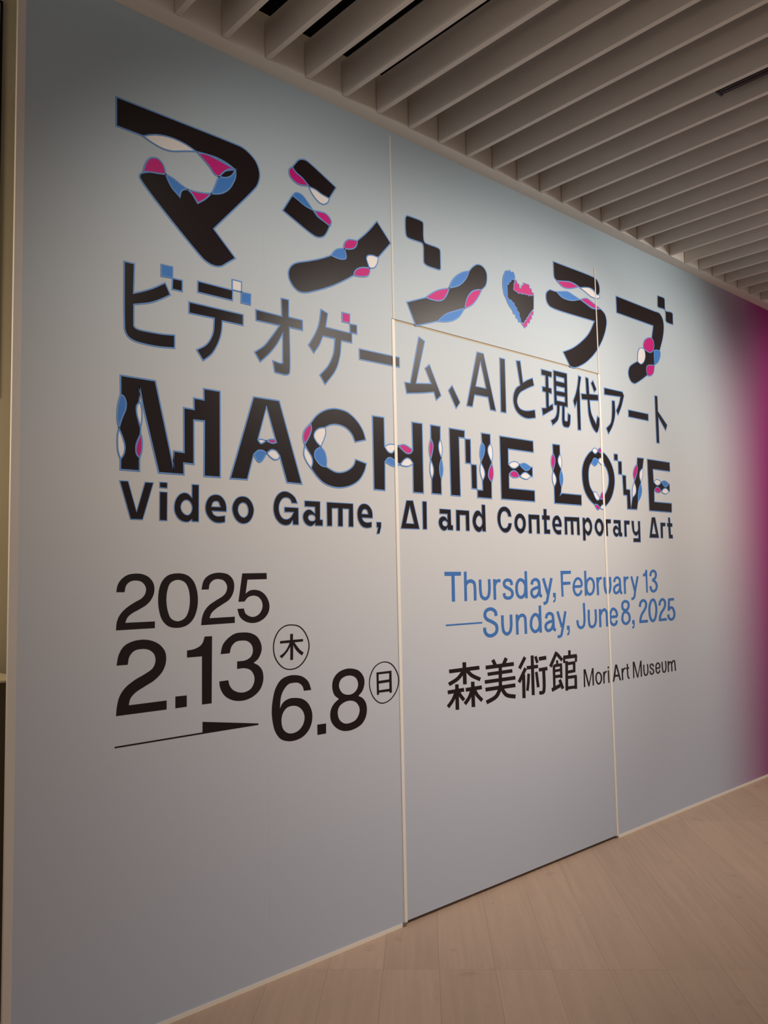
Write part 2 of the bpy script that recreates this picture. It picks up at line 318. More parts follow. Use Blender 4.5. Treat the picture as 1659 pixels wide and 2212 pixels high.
# ------------------------------------------------------------------ lettering printed on the wall
LETTERING = [
 ('katakana_title', 2.8, [
  ('letter', [
   ('k', '12131,32229/ 17038,32207 17363,32188 17692,32060 18023,31795 18174,31424 18171,31171 18062,30843 17917,30630 16055,28479/ 17016,27558/ 16592,27241 16443,27121 16258,27043 16002,27029 15749,27098 15534,27224 13044,29511 13021,29613 13060,29704 13173,29778/ 13416,29876 13680,29921 14047,29993/ 14148,29769 14318,29566 14616,29303/ 14644,29473 14747,29619 14939,29695/ 15114,29586 15362,29285/ 15685,29547 15940,29840/ 16346,29965 16723,30251 16953,30629 17031,30893 17041,31153/ 16729,31272 16242,31362 15691,31342 15301,31299/ 14835,31433 14295,31477 13769,31405 13372,31254 13157,31147/ 12137,31159/'),
   ('k', '16331,30667/ 16501,30891 16727,31033 17041,31153/ 16897,30901 16707,30737 16499,30660'),
   ('w', '13157,31139/ 13411,31276 13769,31405 14295,31477 14835,31433 15292,31304/ 14834,31158 14296,30972 13930,30942 13530,31013'),
   ('m', '15365,31281/ 15777,31342 16351,31275 17022,31163/ 16733,31068 16529,30908 16303,30632/ 16104,30668 15862,30910'),
   ('b', '17041,31153/ 17039,30861 16914,30549 16723,30251 16384,29984 15948,29836/ 16088,30120 16275,30615/ 16499,30660 16707,30737 16897,30901'),
   ('m', '14957,29700/ 15327,29717 15686,29779 15940,29840/ 15685,29547 15362,29285/ 15220,29488 15079,29624'),
   ('b', '14064,29992/ 14352,29931 14626,29808 14939,29695/ 14800,29652 14678,29549 14616,29310/ 14318,29534 14148,29769'),
   ('m', '13156,29804/ 13236,30107 13382,30361 13563,30470 13762,30474 13946,30312 14047,29993/ 13680,29921 13416,29876'),
  ]),
  ('letter', [
   ('k', '22154,32033/ 21758,31415/ 21480,31434 21128,31551 20663,31614/ 20324,31872 19986,32016 19821,32198/ 19992,32428 20145,32606 20336,32696 20528,32719 20796,32633'),
   ('k', '19297,30164/ 19766,30910/ 19878,30944 20156,30809 20457,30694 20878,30627/ 21108,30423 21459,30299 21767,30192/ 21610,29874 21447,29653 21249,29542 21014,29510 20745,29574'),
   ('k', '24525,31185/ 25357,30375/ 24556,29494/ 24183,29501 23920,29417 23852,29300 23912,29081 24001,28869/ 23647,28809 23347,28693 23132,28492 23077,28315/ 22623,28012 21804,27533 21012,27164 20360,26925 20024,26927 19731,27122 19570,27391 19555,27633 19668,27875 19892,28069 20649,28366 21232,28607 21830,28903/ 22111,28861 22436,28878 22644,28979 22647,29159 22549,29379/ 22903,29455 23114,29549 23265,29714 23312,29943/ 23948,30533'),
   ('m', '19809,32178/ 19986,32016 20324,31872 20645,31640/ 20319,31553 20017,31553 19721,31710 19642,31872 19671,32069'),
   ('w', '20671,31601/ 21011,31579 21323,31482 21758,31415/ 21695,31240 21553,31116 21414,31052 21237,31070 21004,31192 20776,31410'),
   ('b', '19803,30946/ 19936,31103 20086,31149 20312,31108 20575,30903 20871,30625/ 20457,30694 20156,30809'),
   ('m', '20937,30629/ 21230,30666 21506,30682 21742,30573 21851,30410 21817,30271 21775,30178/ 21459,30299 21147,30434'),
   ('w', '24556,29494/ 24183,29501 23920,29417 23843,29281 23912,29081 24015,28872/ 24300,28958 24482,29188'),
   ('m', '24015,28872/ 23647,28809 23347,28693 23132,28492 23077,28315/ 23338,28328 23723,28408 23941,28520 24033,28742'),
   ('b', '21810,28897/ 22111,28861 22436,28878 22644,28979 22647,29159 22562,29383/ 22323,29330 22077,29208'),
   ('m', '22562,29383/ 22903,29455 23114,29549 23265,29714 23325,29946/ 23038,29919 22787,29852 22597,29670 22540,29507'),
  ]),
  ('letter', [
   ('k', '26359,31894 26455,32005 26549,32018 27402,32015 27516,31968 27537,31833/ 27534,31174 27593,31026 27721,30990 28541,30968 28658,30903 28673,30764/ 28670,29954/ 28567,29881/ 27684,29901 27525,29979 27497,30089/ 27490,30835 27429,30922 27334,30934 26546,30932 26423,30968 26363,31044'),
   ('k', '26312,27799/ 26861,26780/ 27487,26989 28340,27287/ 28956,27763 29648,28072 30319,28332/ 30518,28886 30892,29311 31261,29492 31667,29583/ 32014,29912 32131,30340 32085,30631 31834,30847 31431,30872 31058,30657 30758,30362/ 30490,29905 29979,29446 29245,29135/ 29061,28759 28781,28461 28444,28317 27983,28279 27564,28290/ 27017,28079'),
   ('b', '30758,30362/ 30218,30158 29646,29756 29357,29400 29224,29130/ 29979,29446 30490,29905'),
   ('m', '29224,29130/ 28464,28863 27928,28556 27564,28290/ 27983,28279 28444,28317 28781,28461 29027,28752'),
   ('m', '31690,29598/ 31261,29492 30891,29286 30518,28886 30340,28337/ 30863,28617 31315,29059'),
   ('b', '30319,28332/ 29648,28072 28956,27763 28340,27287/ 28942,27382 29490,27562 29914,27839'),
  ]),
  ('letter', [
   ('k', '37949,32654/ 42038,32672 42270,32617 42491,32392 42563,32078 42495,31787 42246,31622/ 42070,31802 41610,31917 40959,31824 40498,31709/ 39968,31812 39440,31823 38999,31737 38221,31592/ 38017,31700 37958,31842/'),
   ('k', '37138,30447 37209,30693 37512,30924/ 38139,30936/ 38593,30740 39280,30706 40449,30986/ 40984,30859 41712,30715 42589,30860/ 43033,30632 43176,30218 43064,29755 42674,29022 41900,28124 40926,27370 40179,26985 39681,26801/ 39201,26787/ 38563,27549/ 39538,27952 40462,28512 41231,29134 41844,29955/ 37699,29903 37373,29988 37180,30202'),
   ('m', '38220,31577/ 38999,31737 39527,31817 40363,31716/ 39591,31450 38975,31348 38634,31401'),
   ('w', '40497,31692/ 40959,31824 41517,31907 41883,31815 42202,31667 42489,31703/ 42531,31629 42426,31496 42089,31412 41575,31420 41033,31571'),
   ('b', '38139,30936/ 38786,31096 39267,31177 39744,31098 40431,30982/ 39722,30765 39106,30695 38594,30766'),
   ('m', '40495,30996/ 40821,31131 41191,31200 41737,31074 42589,30860/ 41901,30755 41166,30844'),
  ]),
  ('letter', [
   ('k', '44350,32056/ 48874,32032 49553,32022 49928,31736 50036,31273 49874,30518 49318,29430/ 48868,29441 48578,29332/ 48575,28918 48606,28393/ 47709,28208 47565,28051 47566,27819 47714,27638/ 47257,27366 46477,26963 46044,26803 45637,26896 45404,27200 45396,27481 45555,27789 45883,28012 46538,28318/ 46954,28213 47293,28413 47488,28794 47365,29250/ 47844,29135 48289,29194 48594,29512 48609,29929 48408,30170/ 48671,31008/ 44337,30993/'),
   ('k', '49408,33197/ 50236,33196 50323,33124/ 50337,32395 50450,32358 51162,32413 51311,32351/ 51286,31589/ 50496,31593 50327,31663/ 50328,32302 50222,32414 49417,32415 49344,32490/'),
   ('m', '48407,30158/ 47925,30070 47464,29781 47329,29465 47366,29268/ 47844,29135 48289,29194 48594,29512 48609,29929'),
   ('w', '47366,29268/ 46878,29212 46616,28878 46535,28289/ 46898,28187 47293,28413 47488,28794 47458,29080'),
   ('b', '49344,29464/ 48868,29441 48578,29332/ 48575,28918 48573,28399/ 49020,28637 49340,29046 49402,29355'),
   ('m', '48572,28387/ 47710,28219 47554,28049 47561,27760 47653,27571/ 48038,27600 48390,27829 48529,28145'),
  ]),
 ]),
 ('pixel_heart', 2.0, [
  ('heart_body', [
   ('k', '34114,30729/ 34410,30746/ 34263,30218/ 34821,30108/ 35399,30210/ 36029,30296/ 35983,29489/ 35676,29213/ 35060,28502/ 34776,28509/ 34641,29001/ 33755,29563/ 33740,30358/ 33892,30403/ 33922,30529/ 34083,30592/'),
   ('b', '33657,31060/ 33794,31119/ 33871,31086/ 33995,31193/ 34109,31091/ 34232,31157/ 34350,31123/ 34420,30931/ 34412,30772/ 34114,30729/ 34083,30592/ 33922,30529/ 33892,30403/ 33739,30347/ 33743,29638/ 33912,29546/ 34070,29554/ 34145,29467/ 34287,29446/ 34336,29301/ 34492,29230/ 34524,29081/ 34682,29009/ 34690,28855/ 34786,28693/ 34801,28513/ 34615,28503/ 34582,28652/ 34423,28672/ 34392,28846/ 34193,28858/ 34161,29006/ 33932,29164/ 33745,29356/ 33601,29607/ 33474,29733/ 33393,30124 33392,30432 33461,30730'),
   ('m', '34532,30774/ 34604,30608/ 34765,30593/ 34795,30390/ 34959,30428/ 34967,30560/ 35133,30625/ 35141,30758/ 35637,30767/ 35668,30588/ 35834,30572/ 35866,30393/ 36033,30377/ 35942,30251/ 35770,30160/ 35732,30231/ 35559,30113/ 35522,30185/ 35313,30138/ 35149,30155/ 34982,30092/ 34822,30135/ 34656,30056/ 34539,30124/ 34379,30140/ 34262,30192/ 34335,30364/ 34277,30481/ 34401,30561/ 34408,30693/'),
   ('m', '35850,29355/ 35934,29346/ 35923,29158/ 35751,29070/ 35783,28892/ 35612,28805/ 35559,28610/ 35351,28569/ 35342,28410/ 35129,28265/ 34855,28462/ 35102,28510/ 35108,28626/ 35275,28685/ 35325,28853/ 35477,28910/ 35501,29046/ 35670,29107/ 35694,29244/'),
  ]),
 ]),
 ('katakana_subtitle', 2.6, [
  ('letter', [
   ('k', '12449,26305/ 12837,26307/ 12809,25229/ 13119,25361 13518,25562 14027,25887/ 14235,25480/ 13857,25236 13452,25021 12820,24823/ 12823,24167 12830,24043 12928,23968 13455,23943 13927,23958 14409,24010/ 14409,23525/ 13792,23465 13257,23465 12832,23514 12606,23628 12494,23823 12470,24097'),
   ('k', '14322,26125/ 14719,26139/ 14719,25718/ 14304,25707/'),
   ('b', '13872,26537/ 14321,26549/ 14322,26135/ 13873,26104/'),
  ]),
  ('letter', [
   ('k', '15363,26262/ 16883,26253/ 16872,25838/ 15362,25835/'),
   ('k', '14993,25383/ 17356,25377/ 17352,24944/ 16413,24941/ 16372,24493 16238,24064 15955,23579 15585,23252/ 15313,23618/ 15734,23907 15995,24355 16065,24973/ 14992,24955/'),
   ('w', '16866,26674/ 17286,26674/ 17275,26272/ 16863,26266/'),
   ('b', '17275,26262/ 17703,26273/ 17691,25840/ 17264,25836/'),
  ]),
  ('letter', [
   ('k', '19177,26432/ 19544,26442/ 19535,25725/ 20236,25722/ 20239,25301/ 19561,25295/ 19570,23564 19535,23367 19374,23286 19147,23289 18824,23315/ 18740,23771/ 19107,23725 19221,23755/ 19236,24996/ 18936,24484 18575,24044 18132,23626/ 17876,23980/ 18313,24298 18716,24784 19081,25279/ 17953,25268/ 17944,25703/ 19200,25684/'),
  ]),
  ('letter', [
   ('k', '21225,26397/ 21580,26286/ 21459,25673/ 22916,25666/ 22906,25246/ 22309,25240/ 22218,24545 21976,23903 21388,23186/ 21115,23551/ 21578,24039 21864,24606 21963,25258/ 21303,25257/ 21099,24831 20810,24445/ 20540,24739/ 20862,25222 21089,25701'),
   ('k', '22809,26077/ 23205,26093/ 23207,25692/ 22812,25700/'),
   ('m', '22377,26502/ 22814,26510/ 22794,26103/ 22379,26095/'),
  ]),
  ('letter', [
   ('k', '23325,25061/ 25747,25075/ 25745,24614/ 23330,24588/'),
  ]),
  ('letter', [
   ('k', '27049,26279/ 27431,26141/ 26787,24022/ 27799,24153/ 27415,24832/ 27714,25068/ 28463,23667/ 28125,23391/ 27973,23768/ 27316,23636 26170,23458/ 26059,23969/ 26420,23981/'),
  ]),
  ('comma', [
   ('k', '29257,24279/ 29804,23504/ 29510,23166/ 28989,23994/'),
  ]),
  ('letter', [
   ('k', '31172,26270/ 31669,26266/ 32516,23405/ 32075,23418/ 31923,24046/ 30892,24031/ 30709,23403/ 30286,23401/|31416,25821/ 31789,24487/ 30996,24485/'),
  ]),
  ('letter', [
   ('k', '32943,26264/ 33363,26265/ 33333,23405/ 32908,23408/'),
  ]),
  ('letter', [
   ('k', '34297,26340/ 34649,26384/ 34823,25239/ 35188,25424 35664,25613/ 35777,25202/ 35086,24915 34480,24574 34275,24129 34441,23826 34801,23731 35171,23753 35778,23875/ 35813,23430/ 35074,23320 34564,23400 34142,23650 33949,24086 34007,24509 34241,24866 34564,25061/'),
  ]),
  ('letter', [
   ('k', '36463,26224/ 37420,26214/ 37401,25893/ 37092,25895/ 37087,25278/ 37348,25276/ 37345,24960/ 37077,24972/ 37049,24243/ 37416,24425/ 37436,24098/ 36468,23644/ 36392,24055/ 36791,24114/ 36794,24972/ 36507,24980/ 36508,25268/ 36797,25281/ 36817,25893/ 36459,25896/'),
   ('k', '37571,26335/ 38860,26347/ 38817,24392/ 38520,24390/ 38472,23635/ 38575,23573 38743,23617/ 38813,24070/ 39056,23975/ 38980,23446 38844,23258 38676,23225 38350,23253 38238,23413 38275,24388/ 38055,24380/ 38008,24022 37843,23563 37341,23191/ 37175,23462/ 37569,23677 37749,23990 37787,24361/ 37547,24364/|37809,26028/ 38566,26019/ 38558,25770/ 37810,25768/|37807,25464/ 38572,25464/ 38557,25225/ 37799,25208/|37806,24925/ 38563,24938/ 38554,24656/ 37806,24656/'),
  ]),
  ('letter', [
   ('k', '39977,26407/ 40249,26347/ 40054,25634 40053,25229/ 40019,23210/ 39720,23193/ 39718,24832/ 39524,24456/ 39364,24836/ 39649,25325 39855,25858'),
   ('k', '40688,26413/ 40976,26390/ 41017,25462/ 41924,25534/ 41917,25180/ 41017,25077/ 41142,24351 41590,23762/ 41759,24245/ 41977,24141/ 41894,23616 41688,23259 41553,23245 41173,23537 40865,24165 40797,25074/ 40228,25025/ 40183,25373/ 40707,25419/'),
   ('k', '41442,26336/ 41783,25836/ 41544,25627/ 41223,26133/'),
  ]),
  ('letter', [
   ('k', '42601,26056/ 44592,26085/ 44769,25866/ 44442,25178 44007,24537/ 43810,24822/ 44163,25303 44341,25728/ 42589,25634/'),
   ('k', '43390,25389/ 43693,25402/ 43675,24551 43388,23884 42875,23279/ 42651,23620/ 43164,24017 43331,24615'),
  ]),
  ('letter', [
   ('k', '45194,25040/ 47536,25056/ 47518,24608/ 45178,24595/'),
  ]),
  ('letter', [
   ('k', '48438,26373/ 48773,26379/ 48759,25383/ 49861,24600/ 49636,24203/ 48778,24989/ 48753,23281/ 48409,23287/'),
  ]),
 ]),
 ('english_title', 2.8, [
  ('letter', [
   ('k', '12340,22203/ 13647,22199/ 14332,19254/ 14366,19006/ 14372,19728/ 14782,19711/ 14775,21366/ 15197,21350/ 15186,21779/ 15610,21764/ 15603,22192/ 16302,22185/ 16295,18898/ 15607,18892/ 15623,20964/ 15184,20955/ 15187,19307/ 14773,19320/ 14781,18895/ 13785,18893/ 13184,21206/ 13045,21902/ 13033,21342/ 12938,21200 12931,21019 12994,20717 13091,20417/ 13078,20210 12943,19888 12912,19654 12945,19478 13053,19371/ 13055,18903/ 12350,18902/ 12355,19275/ 12465,19462 12503,19693 12436,19991 12289,20331/ 12406,20725 12536,21047 12535,21303 12455,21472 12349,21521/'),
   ('b', '12349,21521/ 12455,21472 12541,21278 12523,21020 12406,20725 12289,20369/ 12235,20629 12241,21036 12297,21349'),
   ('w', '12289,20331/ 12436,19991 12509,19694 12465,19436 12355,19270/ 12268,19520 12240,19820 12251,20125'),
   ('w', '13047,21344/ 12952,21228 12925,21070 12967,20817 13090,20456/ 13130,20732 13129,21043 13088,21271'),
   ('m', '13091,20211/ 12970,19916 12912,19680 12945,19478 13053,19371/ 13121,19570 13147,19856 13133,20086'),
  ]),
  ('letter', [
   ('k', '17807,22175/ 19024,22178/ 20109,18877/ 19362,18892/ 19019,19940/ 18891,20091 18635,20158 18387,20000/ 18211,20084 18003,20066 17794,19907/ 17491,18889/ 16722,18883/|18411,21861/ 18861,20473/ 18638,20427 18363,20489/ 18214,20386 18109,20358 17986,20481/'),
   ('w', '17986,20481/ 18132,20527 18363,20489/ 18214,20386 18109,20358'),
   ('m', '18384,20491/ 18597,20573 18768,20565 18861,20473/ 18680,20420'),
   ('b', '17794,19907/ 18003,20073 18211,20084 18387,20000/ 18293,19843 18165,19674 18061,19619 17957,19657'),
   ('w', '18400,20002/ 18635,20158 18848,20123 19019,19940/ 18931,19807 18758,19775 18589,19850'),
  ]),
  ('letter', [
   ('k', '23610,21040/ 23439,21457 23090,21852 22592,22145 22098,22221 21708,22191 21273,22042 20892,21788 20583,21434/ 20625,21195 20505,20884 20270,20527/ 20449,20247 20629,20003 20657,19782 20576,19572/ 20848,19275 21218,19001 21691,18861 22176,18852 22722,18980 23182,19241 23499,19653 23621,19996/ 23000,20130/ 22893,19881 22638,19668 22288,19527 21897,19499 21382,19681/ 21136,19707 20905,19858 20760,20088 20820,20317 21104,20504/ 20873,20697 20746,20909 20810,21103 21023,21268 21332,21339/ 21646,21488 22035,21539 22477,21452 22822,21197 22991,20882/'),
   ('m', '20583,21434/ 20625,21195 20505,20884 20270,20527/ 20192,20779 20256,21082'),
   ('w', '20269,20453/ 20449,20247 20629,20003 20657,19782 20576,19572/ 20351,19832 20218,20116'),
   ('w', '21356,21342/ 21023,21268 20810,21103 20746,20909 20873,20697 21104,20512/ 21300,20889 21375,21124'),
   ('b', '21103,20493/ 20820,20317 20760,20088 20905,19858 21136,19707 21382,19681/ 21388,20028 21289,20322'),
  ]),
  ('letter', [
   ('k', '24025,22162/ 24713,22165/ 24714,20839/ 24922,20629 25135,20594 25332,20754 25557,20953/ 25869,20748 26088,20659 26339,20699 26469,20856/ 26460,22157/ 27133,22159/ 27115,18881/ 26446,18881/ 26459,20220/ 26304,20389 26106,20444 25906,20356 25644,20113/ 25413,20209 25129,20363 24914,20352 24719,20171/ 24693,18872/ 24033,18880/'),
   ('w', '24714,20839/ 24907,20946 25147,20997 25557,20960/ 25332,20754 25135,20594 24922,20629'),
   ('m', '25581,20966/ 25779,21035 25976,21046 26469,20856/ 26339,20699 26088,20659 25869,20748'),
   ('b', '24719,20171/ 24914,20352 25129,20363 25365,20205 25629,20112/ 25456,20027 25167,20012'),
   ('w', '25653,20103/ 25906,20356 26106,20444 26304,20389 26459,20220/ 26194,20084 25897,20061'),
  ]),
  ('letter', [
   ('k', '27686,22165/ 28350,22156/ 28327,21531/ 28206,21294 28211,20994 28358,20632/ 28221,20246 28224,19910 28320,19610/ 28320,18891/ 27659,18892/ 27674,19605/ 27799,19880 27783,20175 27638,20505/ 27785,20956 27806,21256 27683,21505/'),
   ('m', '27683,21505/ 27806,21256 27785,20956 27639,20535/ 27557,20898 27583,21198'),
   ('w', '27636,20460/ 27783,20175 27799,19880 27684,19595/ 27576,19938 27586,20234'),
   ('w', '28337,21513/ 28206,21294 28211,20994 28358,20632/ 28435,20977 28420,21276'),
   ('b', '28358,20632/ 28221,20246 28224,19910 28320,19599/ 28441,19963 28437,20300'),
  ]),
  ('letter', [
   ('k', '28969,22147/ 30077,22138/ 30050,21759/ 29648,21758/ 29649,18874/ 28969,18876/'),
   ('k', '30088,21732/ 30490,21745/ 30467,20527/ 30078,20524/'),
   ('k', '30484,20505/ 30884,20497/ 30877,19287/ 30484,19295/'),
   ('k', '30894,19261/ 31299,19264/ 31297,19747/ 31470,20022 31451,20257 31214,20664/ 31492,21169 31518,21489 31336,21670/ 31316,22151/ 32000,22154/ 31996,21673/ 31793,21454 31781,21195 32042,20706/ 31779,20241 31754,19962 31995,19700/ 31974,18867/ 30888,18871/'),
   ('b', '31336,21670/ 31518,21489 31492,21169 31233,20693/ 31161,21061 31224,21422'),
   ('w', '31213,20633/ 31451,20257 31470,20022 31309,19747/ 31164,20079 31143,20392'),
   ('w', '31996,21661/ 31793,21454 31781,21195 32043,20718/ 32140,21106 32108,21463'),
   ('m', '32041,20678/ 31779,20241 31754,19962 31995,19700/ 32131,20028 32136,20387'),
  ]),
  ('letter', [
   ('k', '32743,22145/ 35516,22147/ 35522,21530/ 33395,21527/ 33378,20715/ 33585,20578 33799,20548 33994,20593 34281,20773/ 34555,20589 34798,20507 35024,20545 35234,20718/ 35376,20728/ 35367,20209/ 35206,20213/ 34817,20396 34568,20356 34282,20157/ 34031,20365 33817,20426 33598,20364 33400,20213/ 33386,19481/ 35508,19479/ 35495,18882/ 32724,18886/'),
   ('w', '33378,20715/ 33623,20857 33866,20907 34106,20880 34281,20779/ 33994,20593 33799,20548 33585,20578'),
   ('b', '34281,20779/ 34546,20868 34793,20872 35234,20718/ 35024,20545 34798,20507 34555,20589'),
   ('m', '33400,20213/ 33598,20364 33817,20426 34031,20365 34263,20159/ 34016,20080 33679,20079'),
   ('w', '34297,20152/ 34568,20356 34817,20396 35207,20229/ 34948,20071 34699,20045'),
  ]),
  ('letter', [
   ('k', '37252,22153/ 37912,22167/ 37907,21657/ 37700,21378 37702,21149 37935,20798/ 37786,20405 37798,20080 37916,19794/ 37870,19498 37763,19336/ 37961,19470/ 39808,19470/ 39797,18874/ 37240,18874/ 37253,19793/ 37448,20090 37421,20347 37199,20656/ 37386,21092 37403,21386 37258,21633/'),
   ('m', '37258,21633/ 37403,21386 37386,21092 37200,20688/ 37064,21066 37110,21394'),
   ('w', '37197,20623/ 37421,20347 37448,20090 37253,19793/ 37124,20134 37119,20392'),
   ('w', '37917,21648/ 37700,21378 37702,21149 37936,20807/ 38028,21142 38002,21436'),
   ('b', '37934,20775/ 37786,20405 37798,20080 37916,19794/ 38076,20163 38063,20489'),
  ]),
  ('letter', [
   ('k', '39959,20742 40096,21248 40466,21740 41052,22131 41622,22171 42100,22152 42571,21954 42999,21548 43259,21050 43314,20463 43135,19862 42766,19330 42150,18902 41600,18800 41078,18981 40718,19160 40311,19493 40040,19972|40616,20789 40737,21190 41004,21462 41332,21668 41709,21627 42206,21412 42510,21143 42674,20715 42602,20198 42204,19629 41735,19352 41417,19336 41004,19690 40716,20012 40617,20362'),
   ('w', '41070,22122/ 41185,22251 41346,22302 41502,22269 41652,22159/ 41484,22025 41323,21974 41170,22033'),
   ('m', '41653,22166/ 41758,22303 41921,22343 42101,22170/ 41997,22070 41869,22069'),
   ('b', '40967,21369/ 41109,21614 41336,21712 41629,21566/ 41500,21357 41271,21249'),
   ('w', '41641,21567/ 41780,21724 41974,21758 42270,21399/ 42073,21347 41885,21405'),
   ('w', '40974,19706/ 41256,19722 41465,19554 41643,19402/ 41507,19269 41348,19254 41170,19396'),
   ('m', '41661,19384/ 41890,19721 42052,19759 42192,19647/ 42058,19404 41860,19322'),
   ('m', '41078,18981/ 41268,19007 41513,18911 41600,18807/ 41498,18702 41311,18730'),
   ('w', '41619,18808/ 41835,18979 42030,19023 42151,18920/ 42011,18759 41819,18751'),
  ]),
  ('letter', [
   ('k', '43363,22141/ 43765,22149/ 43748,21748/ 43346,21749/'),
   ('k', '43780,21732/ 44173,21734/ 44144,20934/ 43765,20930/'),
   ('k', '44190,20919/ 44580,20912/ 44568,20073/ 44982,20071/ 44990,18893/ 45207,19581/ 45598,19886 45658,20193 45513,20573/ 45800,21042 45925,21433 45907,21727/ 45983,22129/ 46742,22146/ 46558,21519/ 46212,21262 46128,20949 46261,20574/ 45956,20096 45852,19709 45838,19373/ 45690,18873/ 44594,18858/ 44605,19689/ 44216,19699/'),
   ('m', '45906,21720/ 45925,21433 45800,21042 45522,20680/ 45426,21054 45586,21446'),
   ('w', '45499,20564/ 45658,20193 45598,19886 45207,19581/ 45215,19940 45314,20287'),
   ('w', '46558,21519/ 46212,21262 46128,20949 46264,20612/ 46518,21053'),
   ('b', '46258,20535/ 45956,20096 45852,19709 45838,19365/ 46189,19726 46330,20117'),
  ]),
  ('letter', [
   ('k', '47159,22138/ 49944,22137/ 49928,21538/ 47797,21533/ 47814,20710/ 48137,20542 48443,20572 48727,20752/ 49166,20497 49441,20533 49653,20706/ 49788,20723/ 49779,20212/ 49646,20217/ 49350,20388 48997,20348 48711,20165/ 48425,20374 48125,20408 47845,20215/ 47800,19458/ 49952,19459/ 49911,18856/ 47132,18866/'),
   ('w', '47815,20718/ 48092,20885 48321,20908 48727,20760/ 48443,20572 48137,20542'),
   ('b', '48727,20760/ 49006,20865 49316,20865 49676,20708/ 49441,20533 49166,20497'),
   ('m', '47844,20211/ 48125,20408 48425,20374 48697,20180/ 48397,20069 48098,20099'),
   ('w', '48726,20154/ 48997,20348 49350,20388 49646,20217/ 49318,20047 49008,20050'),
  ]),
 ]),
 ('english_subtitle', 1.5, [
  ('letter', [
   ('k', '12332,18515/ 12636,18520/ 12952,17465/ 13265,18524/ 13583,18525/ 13178,17201/ 12731,17201/'),
  ]),
  ('letter', [
   ('k', '13822,18559/ 14118,18562/ 14118,18359/ 13823,18364/'),
   ('k', '13823,18218/ 14119,18216/ 14109,17194/ 13818,17197/'),
  ]),
  ('letter', [
   ('k', '15105,18557/ 15390,18558/ 15379,17193/ 15102,17194/ 15095,17263/ 14962,17180 14787,17174 14579,17262 14425,17475 14391,17693 14442,17945 14580,18141 14753,18229 14928,18216 15104,18073/|14649,17704 14701,17863 14823,17964 14963,17955 15068,17849 15110,17692 15068,17531 14962,17432 14822,17443 14701,17549'),
  ]),
  ('letter', [
   ('k', '16553,17611/ 15937,17613/ 16003,17486 16150,17427 16298,17432 16496,17462/ 16491,17210/ 16297,17178 16075,17188 15856,17304 15693,17523 15657,17747 15713,17975 15859,18159 16080,18236 16302,18199 16488,18012 16554,17785|15920,17774/ 15968,17922 16078,17982 16208,17966 16292,17780/'),
  ]),
  ('letter', [
   ('k', '16807,17730 16866,17964 17021,18153 17253,18231 17487,18193 17682,18018 17778,17736 17716,17465 17557,17259 17322,17176 17091,17229 16901,17420|17064,17741 17134,17909 17290,17983 17445,17923 17522,17726 17481,17524 17324,17418 17170,17479 17082,17609'),
  ]),
  ('letter', [
   ('k', '19869,18076/ 19586,18076/ 19511,18224 19339,18284 19148,18237 18994,18042 18954,17822 19007,17606 19138,17455 19327,17415 19520,17499 19669,17710/ 19224,17699/ 19227,17902/ 19913,17900/ 19915,17206/ 19639,17204/ 19614,17377/ 19477,17215 19267,17169 19022,17233 18799,17444 18699,17750 18732,18092 18885,18364 19113,18511 19342,18530 19571,18448 19763,18299'),
  ]),
  ('letter', [
   ('k', '20233,18205/ 21030,18207/ 21017,17460/ 21156,17452/ 21151,17198/ 20756,17197/ 20746,17300/ 20615,17190 20455,17173 20258,17270 20142,17457 20153,17649 20306,17814 20506,17854 20753,17703/ 20757,17968/ 20229,17965/|20401,17514 20462,17612 20583,17639 20723,17605 20770,17510 20720,17412 20578,17385 20459,17420'),
  ]),
  ('letter', [
   ('k', '21380,18201/ 22816,18201/ 22815,17200/ 22546,17203/ 22571,17955/ 22239,17958/ 22231,17201/ 21964,17204/ 21983,17964/ 21654,17950/ 21648,17202/ 21382,17198/'),
  ]),
  ('letter', [
   ('k', '23919,17609/ 23311,17613/ 23375,17496 23552,17417 23861,17450/ 23855,17214/ 23591,17170 23324,17224 23128,17421 23046,17688 23075,17959 23235,18169 23482,18231 23706,18156 23883,17958 23923,17753|23301,17782/ 23363,17937 23499,17987 23610,17930 23660,17778/'),
  ]),
  ('comma', [
   ('k', '24144,17452/ 24422,17450/ 24416,17253/ 24306,16940/ 24145,16930/ 24221,17213/ 24147,17211/'),
  ]),
  ('letter', [
   ('k', '25995,18496/ 26413,18507/ 26793,17206/ 25610,17204/|26200,18230/ 26445,17445/ 25951,17450/'),
  ]),
  ('letter', [
   ('k', '27020,18502/ 27299,18507/ 27278,17204/ 27016,17203/'),
  ]),
  ('letter', [
   ('k', '28156,18204/ 28925,18194/ 28931,17456/ 29059,17445/ 29050,17203/ 28683,17209/ 28670,17311/ 28546,17191 28377,17172 28173,17298 28069,17527 28126,17732 28318,17846 28529,17833 28672,17706/ 28682,17970/ 28147,17965/|28327,17520 28373,17609 28500,17642 28626,17602 28677,17516 28618,17412 28490,17385 28366,17434'),
  ]),
  ('letter', [
   ('k', '29292,18201/ 30240,18194/ 30229,17201/ 29975,17201/ 29971,17958/ 29557,17952/ 29535,17194/ 29282,17194/'),
  ]),
  ('letter', [
   ('k', '31179,18537/ 31443,18534/ 31443,17192/ 31183,17202/ 31170,17320/ 31059,17190 30874,17164 30651,17271 30503,17509 30468,17749 30571,18025 30737,18198 30967,18223 31175,18047/|30714,17682 30791,17866 30956,17969 31113,17892 31188,17712 31143,17527 31000,17416 30841,17458 30741,17561'),
  ]),
  ('letter', [
   ('k', '33487,18007/ 33232,18011/ 33156,18183 32973,18272 32760,18213 32625,17998 32601,17788 32658,17551 32791,17421 32977,17410 33144,17490 33238,17673/ 33494,17672/ 33425,17452 33250,17252 32965,17170 32690,17254 32449,17516 32359,17840 32412,18170 32608,18416 32891,18512 33170,18470 33398,18298'),
